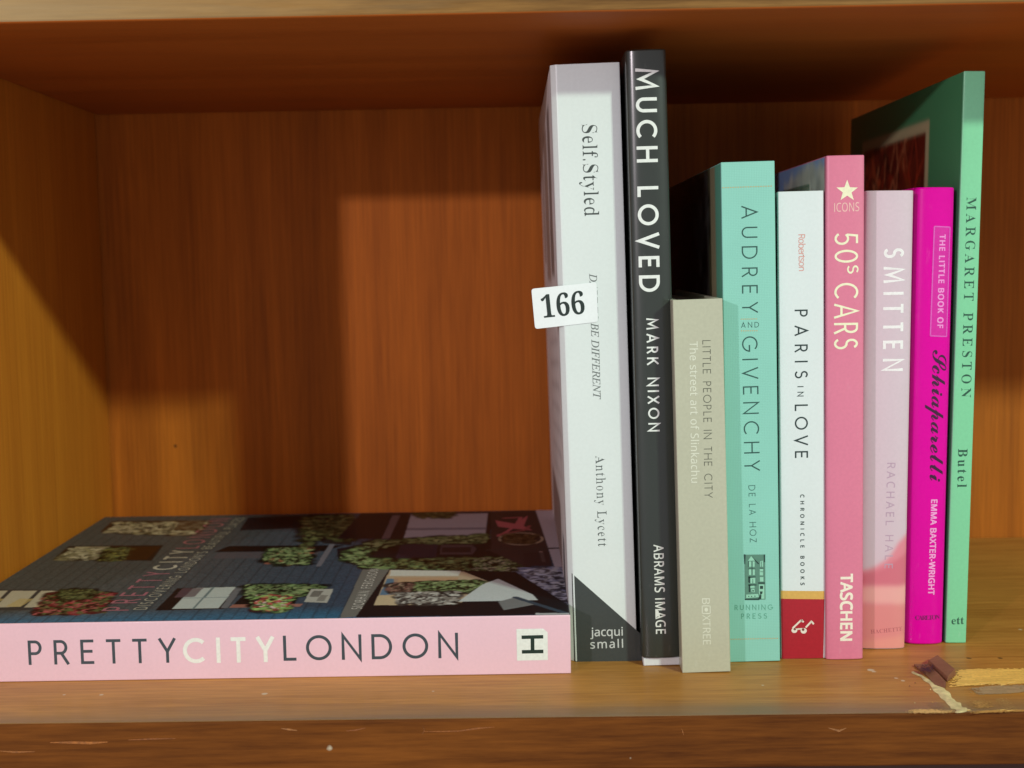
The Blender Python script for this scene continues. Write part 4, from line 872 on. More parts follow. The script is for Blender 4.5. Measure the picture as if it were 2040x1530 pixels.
# ---------------------------------------------------------------- books
PAGES = pages_mat('page_edges')
class Book:
    def __init__(s, label, x0, y, wd, H, lean, depth, bulge=.0005, power=6.0, chamfer=0.0, group='books standing on the shelf'):
        a = math.radians(lean)
        zb = wd * math.sin(a) if lean > 0 else 0.0
        s.w, s.H, s.depth, s.b, s.p, s.ch, s.y = wd, H, depth, bulge, power, chamfer, y
        s.root = tag(empty('book', (x0, y, zb + .00005), roty=a), label, 'book', group)
        s.M = Matrix.Translation((x0, y, zb + .00005)) @ Matrix.Rotation(a, 4, 'Y')
        s.Mi = s.M.inverted()
    def f(s, u):
        t = min(max(2 * u / s.w - 1, -1), 1)
        r = s.b * (1 - (1 - abs(t) ** s.p) ** (1 / s.p))
        if s.ch and u < s.ch: r += (1 - u / s.ch) * s.ch * 0.75
        return r
    def surface(s):
        e = 1e-5
        def fn(u, v, l):
            uu = min(max(u, s.w * .004), s.w * .996)
            d = (s.f(uu + e) - s.f(uu - e)) / (2 * e)
            q = math.hypot(1, d)
            return (u + l * d / q, s.f(uu) - l / q, v)
        return Surface(fn, curved=s.b > .0008)
    def px(s, x, y):
        q = s.Mi @ at(x, y, 1, s.y)
        return (q.x, q.z)
    def spine(s, mat, th=.0022, z0=0.0, z1=None, bevel=.0004, name='spine', label=None):
        us = [s.w * (.5 - .5 * math.cos(math.pi * i / 28)) for i in range(29)]
        if s.ch: us = sorted(us + [s.ch])
        yb = max(s.f(0), s.f(s.w)) + th
        s.yb = yb
        out = [(u, s.f(u)) for u in us] + [(s.w, yb), (0, yb)]
        return prism(name, out, z0, s.H if z1 is None else z1, mat, s.root, bevel=bevel, smooth=True, label=label)
    def boards(s, mat, mat2=None, t=.0024, z0=0.0, z1=None, splay=0.0, lab=None):
        z1 = s.H if z1 is None else z1
        y0 = s.yb + .0001
        L = box('back_cover', (0, 0, 0), (t, s.depth - y0, z1 - z0), mat, s.root, bevel=.0004, label=lab)
        L.location = (0, y0, z0); L.rotation_euler = (0, 0, math.radians(splay))
        R_ = box('front_cover', (s.w - t, y0, z0), (s.w, s.depth, z1), mat2 or mat, s.root, bevel=.0004)
        s.left, s.y0, s.t, s.z0 = L, y0, t, z0
        return L, R_
    def pages(s, t=.0025, rec=.003, mat=None):
        return box('page_block', (t, s.yb + .0002, rec), (s.w - t, s.depth - rec, s.H - rec), mat or PAGES, s.root)
    def cover_surface(s):
        """the outside of the left cover: u = distance back from the hinge, v = height"""
        return Surface(lambda u, v, l: (-l, u, v))
    def cpx(s, x, y, shift=0.0):
        """pixel on the plane of the left cover -> (u, v)"""
        m_ = s.M @ Matrix.Translation(s.left.location) @ s.left.rotation_euler.to_matrix().to_4x4()
        mi = m_.inverted()
        o, d = mi @ CAM, (mi.to_3x3() @ ray(x, y))
        k = -o.x / d.x
        q = o + d * k
        return (q.y, q.z)
    def text(s, name, font, string, p0, p1, cap, rgb, weight=.1, sx=1.0, fit='track', rough=.4, parent=None, lift=None, label=None):
        a, b = np.array(s.px(*p0)), np.array(s.px(*p1))
        L = float(np.hypot(*(b - a)))
        k = float(np.hypot(*(np.array(s.px(p0[0] + cap, p0[1])) - np.array(s.px(*p0)))))
        sf = s.surface()
        if lift: sf.lift = lift
        g = layout(font, string, L / k, weight, sx, fit)
        return ink_mesh(name, g, a, b - a, k, sf, ink(rgb, rough), parent or s.sp, label)
    def shape(s, name, polys_px, rgb, lift=6e-5, rough=.4, parent=None, label=None):
        sf = s.surface(); sf.lift = lift
        g = [[np.array([s.px(*q) for q in p])] for p in polys_px]
        V, F = [], []
        for cs in g:
            st = .0011
            A = np.vstack(cs)
            cuts = [(0, v) for v in np.arange(A[:, 0].min() + st / 2, A[:, 0].max(), st)] if sf.curved or s.ch else []
            P, T = fill([c for c in cs], cuts)
            k = len(V)
            V += [sf.fn(u, v, lift) for u, v in P]
            F += [tuple(int(i) + k for i in t) for t in T]
        me = bpy.data.meshes.new(name); me.from_pydata(V, [], F); me.materials.append(ink(rgb, rough))
        o = bpy.data.objects.new(name, me); col.objects.link(o); o.parent = parent or s.sp
        if label: o['label'] = label
        return o

def rot(poly, c, a):
    a = math.radians(a)
    return [(c[0] + (x - c[0]) * math.cos(a) - (y - c[1]) * math.sin(a), c[1] + (x - c[0]) * math.sin(a) + (y - c[1]) * math.cos(a)) for x, y in poly]
def ring(cx, cy, rx, ry, n=20):
    return [(cx + rx * math.cos(2 * math.pi * i / n), cy + ry * math.sin(2 * math.pi * i / n)) for i in range(n)]
def bar(p, q, w_):
    (x0, y0), (x1, y1) = p, q
    L = math.hypot(x1 - x0, y1 - y0); nx, ny = -(y1 - y0) / L * w_ / 2, (x1 - x0) / L * w_ / 2
    return [(x0 + nx, y0 + ny), (x1 + nx, y1 + ny), (x1 - nx, y1 - ny), (x0 - nx, y0 - ny)]
def polyline_bars(pts, w_):
    return [bar(a, b, w_) for a, b in zip(pts[:-1], pts[1:])]

# --- thick white book
b = Book('thick white book with a dark corner at the foot of its spine', .0163, .0736, .0305, .2680, -1.2, .232, .0004, 8, chamfer=.0024)
WHITE = paint('white_card', (226, 234, 233), rough=.38, coat=.15)
b.sp = b.spine(WHITE, th=.0012, bevel=.0002)
L, R_ = b.boards(WHITE, t=.0016, splay=.75)
b.pages(.0018, .0015)
cv = Canvas(0.0005, b.depth - b.yb - .001, .0008, b.H - .0008, 60, 150, (214, 212, 214))
def cp(*pts): return [b.cpx(*p) for p in pts]
D_ = b.depth
for v0, v1, u0, u1, c_ in ((.175, .255, .03, .075, (110, 92, 84)), (.172, .25, .085, .15, (150, 126, 112)), (.18, .24, .16, .20, (168, 148, 138)), (.005, .06, .06, .20, (120, 96, 90)), (.0, .05, .02, .05, (60, 58, 66))):
    cv.poly([(u0, v0), (u1, v0), (u1 - .004, v1), (u0 + .006, v1)], c_, .85)
for k in range(9):
    v = .07 + k * .011
    cv.line([(.02, v + .01), (.15, v)], .0016, (150, 140, 142), .7)
cv.noise(.05, 3); cv.blur(2)
cv.build('cover_picture', b.cover_surface(), printed('matt_print', .6, 0, .1), b.left)
INK_D = (58, 66, 64)
b.shape('dark_corner', [[(1139, 1142), (1275.5, 1262), (1277.5, 1316), (1150, 1322), (1144, 1318)]], (62, 68, 67), lift=4e-5)
b.text('title', 'serb', 'Self.Styled', (1159.5, 248), (1164.5, 431), 31, (66, 74, 72), weight=-.045, sx=.92)
b.text('subtitle', 'seri', 'DARE TO BE DIFFERENT', (1174, 545), (1182, 796), 15.5, (108, 116, 114), weight=.004)
b.text('author_name', 'serb', 'Anthony Lycett', (1186.5, 908), (1192, 1089), 19.5, (88, 96, 94), weight=-.045, sx=.9)
b.text('publisher_mark', 'sans', 'jacqui', (1176, 1267.5), (1241, 1266), 17, (205, 210, 208), weight=.012, lift=1.2e-4)
b.text('publisher_mark', 'sans', 'small', (1176, 1292), (1241.5, 1290), 17, (205, 210, 208), weight=.012, lift=1.2e-4)
self_book = b

# --- lot number sticker on its spine
st = tag(empty('lot_sticker', self_book.root.location, roty=self_book.root.rotation_euler[1]), 'white sticker with a black lot number on the thick white book', 'sticker')
class Flat:                                         # the sticker's own plane, a hair in front of the spine
    pass
PAPER = paint('sticker_paper', (243, 248, 250), rough=.35)
def stp(x, y):
    q = self_book.Mi @ at(x, y, 1, self_book.y)
    return (q.x, q.z)
def sty(u):                                         # lies on the spine, then lifts free to the left of its edge
    return -.00025 if u > .003 else -.00025 + .00012 * ((.003 - u) / .003) ** 1.3
quad = [(1058.5, 575.5), (1188.5, 562), (1191.5, 641), (1066, 655.5)]
corners = []
for i, c in enumerate(quad):
    pv, nx = np.array(quad[i - 1], float), np.array(quad[(i + 1) % 4], float)
    c = np.array(c, float)
    a_, b_ = (pv - c) / np.hypot(*(pv - c)), (nx - c) / np.hypot(*(nx - c))
    for k in range(6):
        th = k / 5
        corners.append(tuple(c + 6 * (a_ * (1 - th) ** 2 + b_ * th ** 2)))
P, T = fill([np.array([stp(*q) for q in corners])], [(0, v) for v in np.arange(-.03, .04, .0012)])
V = [(u, sty(u) + (0 if k else -.00012), v) for k in (0, 1) for u, v in P]
nP = len(P)
bnd = {}
for t in T:
    for i in range(3):
        e = (int(t[i]), int(t[(i + 1) % 3]))
        bnd[e] = bnd.get(e, 0) + 1
F = [tuple(int(i) for i in t) for t in T] + [tuple(int(i) + nP for i in t[::-1]) for t in T]
F += [(a_, b_, b_ + nP, a_ + nP) for (a_, b_) in bnd if (b_, a_) not in bnd]
mesh_obj('paper', V, F, PAPER, st)
p0, p1 = stp(1081, 633.5), stp(1166, 624.5)
L_ = math.hypot(p1[0] - p0[0], p1[1] - p0[1])
k_ = abs(stp(1100, 585)[1] - stp(1100, 631)[1])
g = layout('serb', '166', L_ / k_, 0.0, 1.0, 'scale')
ink_mesh('number', g, p0, np.array(p1) - np.array(p0), k_, Surface(lambda u, v, l: (u, sty(u) - .00012 - l, v), 8e-5, curved=True), ink((28, 46, 42)), st)

# --- tall dark grey book
b = Book('tallest book, in a glossy charcoal jacket with white capitals down its spine', .0483, .0640, .0176, .2724, -1.1, .225, .0034, 2.6)
JACKET = paint('charcoal_jacket', (46, 53, 49), rough=.30, coat=.5, coat_rough=.18, spec=.5, scuff=0.10)
BLACK = paint('black_jacket', (30, 31, 31), rough=.3, coat=.3)
BOARD = paint('white_board', (222, 224, 226), rough=.6)
b.sp = b.spine(JACKET, z0=.0038, bevel=.0007)
b.boards(JACKET, BLACK, z0=.0038)
b.pages()
bx = Book.__new__(Book); bx.__dict__.update(b.__dict__)
box('board_foot', (.0006, .0016, 0), (b.w - .0006, b.depth - .001, .0036), BOARD, b.root, bevel=.0004)
WH = (236, 240, 236)
b.text('title', 'geo', 'MUCH LOVED', (1265.5, 136), (1273.5, 582), 42, WH, weight=.155)
b.text('author_name', 'geo', 'MARK NIXON', (1287.5, 634), (1292, 860), 22.5, WH, weight=.15)
b.text('publisher_mark', 'sans', 'ABRAMS IMAGE', (1302, 1085), (1307, 1263), 19.5, (226, 230, 224), weight=.02, sx=.84)
b.shape('publisher_mark', [[(1305.5, 1213), (1305.8, 1231), (1312.5, 1226.5), (1312.3, 1217.5)]], (226, 230, 224), lift=9e-5)

# --- small beige book
b = Book('short square beige book between the charcoal and mint books', .0651, .0549, .0214, .1648, -1.15, .165, .0004, 14)
BEIGE = paint('beige_card', (190, 190, 168), rough=.36, coat=.12, speck=.04, scuff=0.25)
b.sp = b.spine(BEIGE, bevel=.0011)
b.boards(BEIGE)
b.pages()
b.text('title', 'geo', 'LITTLE PEOPLE IN THE CITY', (1399.3, 678), (1403.6, 992), 16.2, (92, 94, 82), weight=.085)
b.text('subtitle', 'sans', 'The street art of Slinkachu', (1373.6, 680), (1377, 962), 16, (222, 224, 206), weight=.01)
b.text('publisher_mark', 'sans', 'B', (1398.5, 1192), (1398.7, 1204), 15.5, (222, 224, 206), weight=.0, fit='scale')
b.text('publisher_mark', 'sans', 'XTREE', (1399.4, 1225), (1400.4, 1284), 15.5, (222, 224, 206), weight=.0, fit='track')
b.shape('publisher_mark', polyline_bars([(1398.8, 1207), (1414.6, 1207), (1414.9, 1222), (1399, 1222), (1398.8, 1207)], 2.0), (222, 224, 206))
b.shape('publisher_mark', [ring(1407, 1214.5, 3.6, 4.2)], (222, 224, 206), lift=7e-5)

# --- mint cloth book
b = Book('mint green cloth bound book with thin dark capitals and a small printed house', .0877, .0698, .0234, .2241, -.75, .236, .0003, 14)
MINT = cloth('mint_cloth', (138, 202, 188))
b.sp = b.spine(MINT, bevel=.0005)
b.boards(MINT, t=.0028)
b.pages()
cv = Canvas(.0, b.depth - b.yb - .001, .0005, b.H - .0005, 120, 150, (12, 12, 13))
u_c = b.cpx(1424.5, 400)[0]; u_p = b.cpx(1411, 400)[0]; tv = b.cpx(1411, 350)[1]
cv.poly([(-1, -1), (u_c, -1), (u_c, 1), (-1, 1)], (120, 196, 168))
cv.poly([(u_c, -1), (u_p, -1), (u_p, 1), (u_c, 1)], (176, 164, 130))
cv.poly([(u_p, tv), (.10, tv), (.10, 1), (u_p, 1)], (128, 104, 62))
pic = [(u_p, 0), (u_p + .05, 0), (u_p + .05, tv), (u_p, tv)]
cv.blobs(pic, 190, .006, [(90, 84, 92), (140, 134, 140), (24, 22, 26), (60, 52, 56), (12, 12, 14)], .9, 2.0)
cv.poly([(u_p, 0), (u_p + .006, 0), (u_p + .006, tv), (u_p, tv)], (158, 150, 150), .75)
for k in range(14):
    q = RNG.uniform(.03, tv)
    cv.line([(u_p + .001, q), (u_p + .02, q - .012)], .002, (60, 54, 60), .8)
cv.blur(1)
cv.build('cover_picture', b.cover_surface(), printed('satin_print', .35, .1), b.left)
GREEN_INK = (44, 84, 78)
b.text('title', 'geo', 'AUDREY', (1477, 410), (1478.6, 624), 31.5, GREEN_INK, weight=.084)
b.text('title', 'geo', 'AND', (1476.5, 653), (1512, 652), 10.8, GREEN_INK, weight=.10, fit='track')
b.text('title', 'geo', 'GIVENCHY', (1478, 670.5), (1483.2, 939), 31, GREEN_INK, weight=.084)
b.text('author_name', 'geo', 'DE LA HOZ', (1491, 967), (1494, 1081), 13.4, (62, 108, 100), weight=.095)
b.text('publisher_mark', 'geo', 'RUNNING', (1463.5, 1215.5), (1540, 1214.5), 10.5, (92, 164, 142), weight=.13)
b.text('publisher_mark', 'geo', 'PRESS', (1476.5, 1233), (1528, 1232.3), 11, (92, 164, 142), weight=.13)
def dash(y0, y1, x0, x1, nd, rgb=(206, 172, 116)):
    polys = []
    for k in range(nd):
        f0, f1 = k / nd, (k + .55) / nd
        polys.append(bar((x0 + (x1 - x0) * f0, y0 + (y1 - y0) * f0), (x0 + (x1 - x0) * f1, y0 + (y1 - y0) * f1), 1.7))
    b.shape('dotted_line', polys, rgb, rough=.3)
dash(374, 370.5, 1439, 1540, 20)
dash(1273.5, 1271.5, 1456, 1552, 20)
dash(635.8, 635.2, 1476, 1510, 8); dash(659.2, 658.8, 1476, 1511, 8)
HX, HY = 1440, 1080
def hz(poly): return [(HX + x / 6.118, HY + y / 6.118) for x, y in poly]
DKG, MDG = (34, 66, 60), (92, 138, 122)
house_mid = [[(262, 152), (516, 150), (520, 700), (268, 704)]]
b.shape('publisher_mark', [hz(p) for p in house_mid], MDG, lift=5e-5)
house_light = [[(345, 170), (395, 225), (305, 228)], [(318, 235), (348, 235), (348, 300), (318, 300)], [(362, 235), (388, 235), (388, 300), (362, 300)], [(318, 330), (348, 330), (348, 400), (318, 400)], [(362, 330), (390, 330), (390, 400), (362, 400)], [(335, 440), (395, 432), (395, 500), (335, 500)], [(455, 235), (490, 225), (490, 300), (455, 300)], [(450, 325), (490, 325), (490, 405), (450, 405)], [(452, 425), (494, 425), (494, 480), (452, 480)], [(440, 515), (505, 515), (508, 690), (470, 690), (440, 620)], [(330, 535), (385, 530), (388, 555), (330, 560)], [(345, 570), (385, 565), (390, 610), (350, 605)], [(285, 640), (430, 630), (440, 670), (285, 680)]]
b.shape('publisher_mark', [hz(p) for p in house_light], (152, 212, 188), lift=8e-5)
house_dark = [[(255, 148), (278, 150), (272, 268), (262, 268)], [(497, 150), (516, 150), (516, 240), (500, 246)], [(345, 165), (445, 262), (430, 270), (395, 230)], [(268, 690), (430, 686), (455, 640), (470, 640), (468, 690), (440, 706), (268, 706)], [(315, 515), (335, 515), (335, 610), (315, 610)], [(452, 532), (490, 532), (490, 570), (452, 570)], [(310, 420), (335, 420), (335, 500), (310, 490)], [(310, 515), (410, 515), (410, 528), (310, 528)], [(430, 490), (512, 490), (512, 506), (430, 506)], [(310, 322), (350, 322), (350, 330), (310, 330)], [(360, 322), (395, 322), (395, 330), (360, 330)], [(310, 418), (400, 418), (400, 430), (310, 430)], [(450, 316), (495, 316), (495, 325), (450, 325)], [(352, 235), (360, 235), (360, 400), (352, 400)], [(450, 600), (486, 600), (480, 630), (455, 640)], [(360, 578), (380, 590), (375, 602), (360, 600)], [(310, 655), (322, 655), (322, 668), (310, 668)], [(345, 655), (357, 655), (357, 668), (345, 668)], [(385, 652), (397, 652), (397, 665), (385, 665)], [(308, 228), (316, 228), (316, 300), (308, 300)], [(468, 236), (474, 236), (474, 300), (468, 300)], [(455, 358), (490, 358), (490, 364), (455, 364)], [(362, 448), (368, 448), (368, 500), (362, 500)]]
b.shape('publisher_mark', [hz(p) for p in house_dark], DKG, lift=1.1e-4)

# --- white book with a red foot
b = Book('white book whose spine ends in a red band with a small pair of spectacles', .1124, .0734, .0203, .2111, -.55, .18, .0010, 5)
WJ = paint('white_jacket', (226, 234, 236), rough=.32, coat=.3)
DARKP = paint('dark_patterned_board', (38, 36, 38), rough=.45, speck=.9, speck_scale=260)
b.sp = b.spine(WJ, bevel=.0005)
b.boards(DARKP)
b.pages()
cv = Canvas(0, b.depth - b.yb - .001, .0005, b.H - .0005, 60, 220, (34, 34, 38))
whole = [(0, 0), (b.depth, 0), (b.depth, b.H), (0, b.H)]
cv.blobs(whole, 420, .0035, [(200, 186, 160), (160, 138, 120), (30, 42, 52), (20, 20, 22), (120, 60, 52), (26, 26, 30)], .95, 1.8)
cv.build('cover_picture', b.cover_surface(), printed('satin_print', .4, .1), b.left)
tlx = lambda y: 1547 + (y - 383) * .0107
trx = lambda y: 1641.8 + (y - 380) * .0014
b.shape('orange_band', [[(tlx(1177) + .3, 1176.8), (trx(1177) - .3, 1177.5), (trx(1194) - .3, 1194), (tlx(1193) + .3, 1193)]], (222, 176, 92), lift=5e-5)
b.shape('red_foot', [[(tlx(1193) + .3, 1192.8), (trx(1194) - .3, 1193.8), (trx(1310) - 3, 1311), (tlx(1310) + .8, 1312.5)]], (176, 28, 46), lift=5e-5)
b.text('author_name', 'sans', 'Robertson', (1590.5, 467), (1591.5, 540), 13.3, (222, 158, 148), weight=.0)
b.text('title', 'geo', 'PARIS', (1583, 617), (1583.4, 754), 26, (40, 58, 58), weight=.118)
b.text('title', 'geo', 'IN', (1588.6, 769.5), (1588.7, 790), 12.2, (40, 58, 58), weight=.15)
b.text('title', 'geo', 'LOVE', (1583.2, 806), (1583.6, 912.5), 26.2, (40, 58, 58), weight=.118)
b.text('publisher_mark', 'sans', 'CHRONICLE BOOKS', (1594.4, 985), (1594.9, 1166), 7.6, (48, 66, 64), weight=.05)
def gz(poly): return [(1440 + x / 6.118, 1080 + y / 6.118) for x, y in poly]
gl_w = [gz(p) for p in (bar((850, 1050), (955, 950), 22), bar((955, 950), (965, 965), 36), bar((905, 1060), (975, 1055), 18), bar((1010, 1040), (1085, 960), 22), bar((1080, 965), (1108, 1000), 22), bar((955, 950), (985, 975), 20))]
b.shape('publisher_mark', gl_w, (238, 226, 214), lift=9e-5)
b.shape('publisher_mark', [gz(ring(872, 1075, 36, 32)), gz(ring(985, 1080, 38, 34))], (240, 230, 220), lift=1.1e-4)
b.shape('publisher_mark', [gz(ring(876, 1060, 15, 15)), gz(ring(978, 1065, 16, 17))], (120, 66, 52), lift=1.4e-4)

# --- rose pink book with a star
b = Book('rose pink book with a cream star near the top of its spine', .1323, .0713, .0167, .2263, -.28, .165, .0016, 3.0)
ROSE = paint('rose_card', (226, 126, 156), rough=.36, coat=.25, speck=.03, scuff=0.18)
b.sp = b.spine(ROSE, bevel=.0004)
b.boards(ROSE, t=.0012)
b.pages(.0014, .0012)
cv = Canvas(0, b.depth - b.yb - .001, .0005, b.H - .0005, 110, 150, (112, 138, 178))
cv.C *= (1.9 - .5 * (cv.V / b.H - .75))[..., None]
cl = [b.cpx(*p) for p in ((1645, 352), (1620, 346), (1598, 356), (1585, 372), (1560, 380), (1600, 400), (1645, 400))]
cv.blobs(cl, 700, .0045, [(226, 226, 214), (206, 208, 200), (190, 196, 196)], .7, 1.7)
cv.poly([(0, 0), (1, 0), (1, .10), (0, .10)], (160, 72, 70))
cv.noise(.02, 2); cv.blur(2)
cv.build('cover_picture', b.cover_surface(), printed('gloss_print', .28, .3), b.left)
CREAM = (246, 242, 208)
star = []
for k in range(10):
    r_ = 22.5 if k % 2 == 0 else 9.2
    th = math.radians(-90 + 36 * k)
    star.append((1687.7 + r_ * math.cos(th), 380.5 + r_ * math.sin(th)))
b.shape('star', [star], CREAM)
b.text('series_name', 'sans', 'ICONS', (1662, 422), (1712, 420.5), 17.5, (242, 196, 188), weight=.0, sx=.8, fit='scale')
b.text('title', 'geo', '50', (1662.5, 465), (1662.7, 524), 47, CREAM, weight=.095, sx=.90, fit='track')
b.text('title', 'geo', 's', (1687.5, 529), (1687.6, 545.5), 23, CREAM, weight=.13, sx=.95, fit='scale')
b.text('title', 'geo', 'CARS', (1662.2, 564), (1661.4, 696), 48, CREAM, weight=.095, sx=.74, fit='track')
b.text('publisher_mark', 'sans', 'TASCHEN', (1674.6, 1143), (1674.2, 1277), 23.5, (250, 240, 224), weight=.055, fit='scale')

# --- pale pink book
b = Book('pale pink book with white hand lettering and a coral petal at its foot', .1508, .0866, .0217, .2113, .48, .185, .0030, 2.6)
PALE = paint('pale_pink_card', (217, 196, 209), rough=.42, coat=.1, speck=.025, scuff=0.20)
b.sp = b.spine(PALE, bevel=.0004)
b.boards(PALE, t=.0020)
b.pages()
sf = b.surface()
pv = b.px(1760, 1040)[1]
cv = Canvas(.0002, b.w - .0002, .0004, pv, 60, 140, (210, 190, 203))
X = lambda p: b.px(*p)
edge_ = [X(p) for p in ((1700, 1140), (1724, 1136), (1745, 1128), (1762, 1118), (1776, 1104), (1790, 1082), (1806, 1066), (1830, 1060), (1830, 1330), (1700, 1330))]
cv.poly(edge_, (222, 134, 150))
cv.poly([X(p) for p in ((1700, 1150), (1760, 1132), (1810, 1100), (1830, 1130), (1830, 1170), (1760, 1166), (1700, 1168))], (206, 104, 124), .75)
cv.poly([X(p) for p in ((1700, 1170), (1830, 1166), (1830, 1205), (1700, 1200))], (236, 176, 170), .8)
cv.poly([X(p) for p in ((1700, 1204), (1830, 1205), (1830, 1330), (1700, 1330))], (222, 138, 138), .9)
cv.poly([X(p) for p in ((1700, 1280), (1830, 1262), (1830, 1330), (1700, 1330))], (232, 156, 142), .6)
cv.blur(16)
cv.build('petal_picture', Surface(sf.fn, 5e-5), printed('satin_print', .42, .1), b.sp)
b.text('title', 'geo', 'SMITTEN', (1760.5, 495), (1758.4, 740), 41, (246, 244, 246), weight=.145, sx=.76)
b.text('author_name', 'sans', 'RACHAEL HALE', (1767.5, 922), (1762, 1132), 16.5, (190, 160, 184), weight=.0)
b.text('publisher_mark', 'serb', 'HACHETTE', (1735, 1262.5), (1799, 1256.8), 8.2, (186, 98, 108), weight=-.02)

# --- magenta book
b = Book('narrow glossy magenta book with a black script title on its rounded spine', .1744, .0928, .0178, .2127, .72, .15, .0042, 2.3)
MAG = paint('magenta_gloss', (228, 0, 164), rough=.3, coat=.22, coat_rough=.10, spec=.12, speck=.02, wear=.02, scuff=0.07)
b.sp = b.spine(MAG, bevel=.0007)
b.boards(MAG, t=.0024)
b.pages()
LP, PW = (226, 96, 196), (246, 150, 222)
frame = [(1861.5, 451), (1894, 452.5), (1887, 670.5), (1853.5, 669)]
b.shape('label_frame', [frame], (220, 26, 166), lift=4e-5)
b.shape('label_frame', polyline_bars(frame + [frame[0]], 2.4), LP, lift=8e-5)
b.text('title', 'sans', 'THE LITTLE BOOK OF', (1872, 467), (1867.2, 654), 11.8, PW, weight=.06, lift=1e-4)
b.text('title', 'script', 'Schiaparelli', (1858.5, 697), (1852.0, 960), 33, (58, 8, 54), weight=.004, sx=1.0, fit='scale', lift=1e-4)
b.text('author_name', 'sans', 'EMMA BAXTER-WRIGHT', (1855.3, 995), (1848.8, 1185), 12.2, (248, 168, 228), weight=.055, lift=1e-4)
b.text('publisher_mark', 'serb', 'CARLTON', (1823.5, 1235.5), (1873.5, 1234), 9.4, (120, 8, 96), weight=.0)

# --- tall green book
b = Book('tall thin mint book with a dark green cover, last at the right of the row', .1935, .0948, .0096, .2646, 1.03, .212, .0008, 4)
GRN = paint('green_card', (130, 212, 164), rough=.4, coat=.15, speck=.03, scuff=0.20)
GRND = paint('green_cover_card', (80, 158, 108), rough=.36, coat=.2)
b.sp = b.spine(GRN, th=.0010, bevel=.0003)
b.boards(GRND, t=.0010)
b.pages(.0011, .0008)
cv = Canvas(0, b.depth - b.yb - .001, .0005, b.H - .0005, 150, 190, (80, 158, 108))
def gc(zx, zy): return b.cpx(1680 + zx / 6.12, 140 + zy / 6.12)
tr_, tl_ = gc(1045, 610), gc(245, 905)
u0_, u1_ = gc(1045, 900)[0], b.depth - b.yb - .03
vt = tr_[1]
cv.poly([(u0_, .06), (u1_, .06), (u1_, vt), (u0_, vt)], (206, 196, 150))
m_ = .0055
pict = [(u0_ + m_, .06 + m_), (u1_ - m_, .06 + m_), (u1_ - m_, vt - m_), (u0_ + m_, vt - m_)]
cv.poly(pict, (110, 36, 24))
before = cv.C.copy(); inside = cv.mask(pict)
cv.blobs(pict, 260, .004, [(150, 44, 26), (92, 26, 20), (176, 74, 42), (60, 22, 18), (130, 60, 30)], .8, 3.0)
for k in range(150):
    x, y = RNG.uniform(pict[0][0], pict[1][0]), RNG.uniform(pict[0][1], pict[2][1])
    cv.line([(x, y), (x + RNG.normal() * .006, y + .012), (x + RNG.normal() * .012, y + .03)], .0016, [(176, 60, 34), (70, 22, 18), (120, 40, 26), (200, 120, 80)][k % 4], .8)
cv.C = np.where(inside[..., None], cv.C, before)
cv.blur(1)
cv.build('cover_picture', b.cover_surface(), printed('satin_print', .36, .15), b.left)
b.text('title', 'serb', 'MARGARET PRESTON', (1926, 393), (1915, 792), 20.2, (38, 84, 68), weight=-.03)
b.text('author_name', 'serb', 'Butel', (1909, 894), (1907.2, 971), 19.5, (40, 86, 70), weight=-.01)
b.text('publisher_mark', 'serb', 'ett', (1895.5, 1243.8), (1920.5, 1243), 16.0, (48, 96, 78), weight=-.005, fit='scale')

# ---------------------------------------------------------------- the lying pink book
TH = .0265
PX0, PY0, LEN, DEP = .0160, .0561, .2825, .247
pr = math.radians(.45)
rt = tag(empty('book', (PX0, PY0, .00005), rotz=pr), 'large pink spined book lying flat under a photo cover of dark brick houses', 'book')
PM = Matrix.Translation((PX0, PY0, 0)) @ Matrix.Rotation(pr, 4, 'Z')
PMi = PM.inverted()
PINK = paint('pink_card', (243, 201, 216), rough=.38, coat=.15, speck=.02, scuff=0.20)
PB = paint('cover_card', (72, 76, 84), rough=.4)
sp = box('spine', (-LEN, 0, 0), (0, .0012, TH), PINK, rt, bevel=.0004)
fc = box('front_cover', (-LEN, .0013, TH - .0006), (0, DEP, TH), PB, rt, bevel=.0002)
box('back_cover', (-LEN, .0013, 0), (0, DEP, .0006), PINK, rt, bevel=.0002)
box('page_block', (-LEN + .001, .0014, .0007), (-.001, DEP - .001, TH - .0007), pages_mat('page_edges', axis='z'), rt)
def spx(x, y):
    q = PMi @ at(x, y, 1, PY0)
    return np.array((q.x, q.z))
FS = Surface(lambda u, v, l: (u, -l, v))
def ptext(name, font, s, p0, p1, cap, rgb, weight, sx=1.0, fit='track'):
    a, c = spx(*p0), spx(*p1)
    k = abs(spx(p0[0], p0[1] - cap)[1] - a[1])
    return ink_mesh(name, layout(font, s, float(np.hypot(*(c - a))) / k, weight, sx, fit), a, c - a, k, FS, ink(rgb), sp)
SLATE = (62, 74, 82)
ptext('title', 'geo', 'PRETTY', (60.5, 1322.3), (354, 1318.3), 48.5, SLATE, .118)
ptext('title', 'geo', 'CITY', (367, 1320.0), (549.5, 1317.5), 50.5, (244, 244, 238), .155)
ptext('title', 'geo', 'LONDON', (566, 1315.3), (913.5, 1310.2), 50, SLATE, .118)
logo = [(1028.8, 1253), (1082, 1252.2), (1091, 1259.5), (1091.5, 1315), (1030, 1316)]
def pshape(name, polys, rgb, lift):
    V, F = [], []
    for p in polys:
        P, T = fill([np.array([spx(*q) for q in p])])
        k = len(V); V += [FS.fn(u, v, lift) for u, v in P]; F += [tuple(int(i) + k for i in t) for t in T]
    me = bpy.data.meshes.new(name); me.from_pydata(V, [], F); me.materials.append(ink(rgb))
    o = bpy.data.objects.new(name, me); col.objects.link(o); o.parent = sp
    return o
pshape('publisher_mark', [logo], (238, 243, 238), 6e-5)
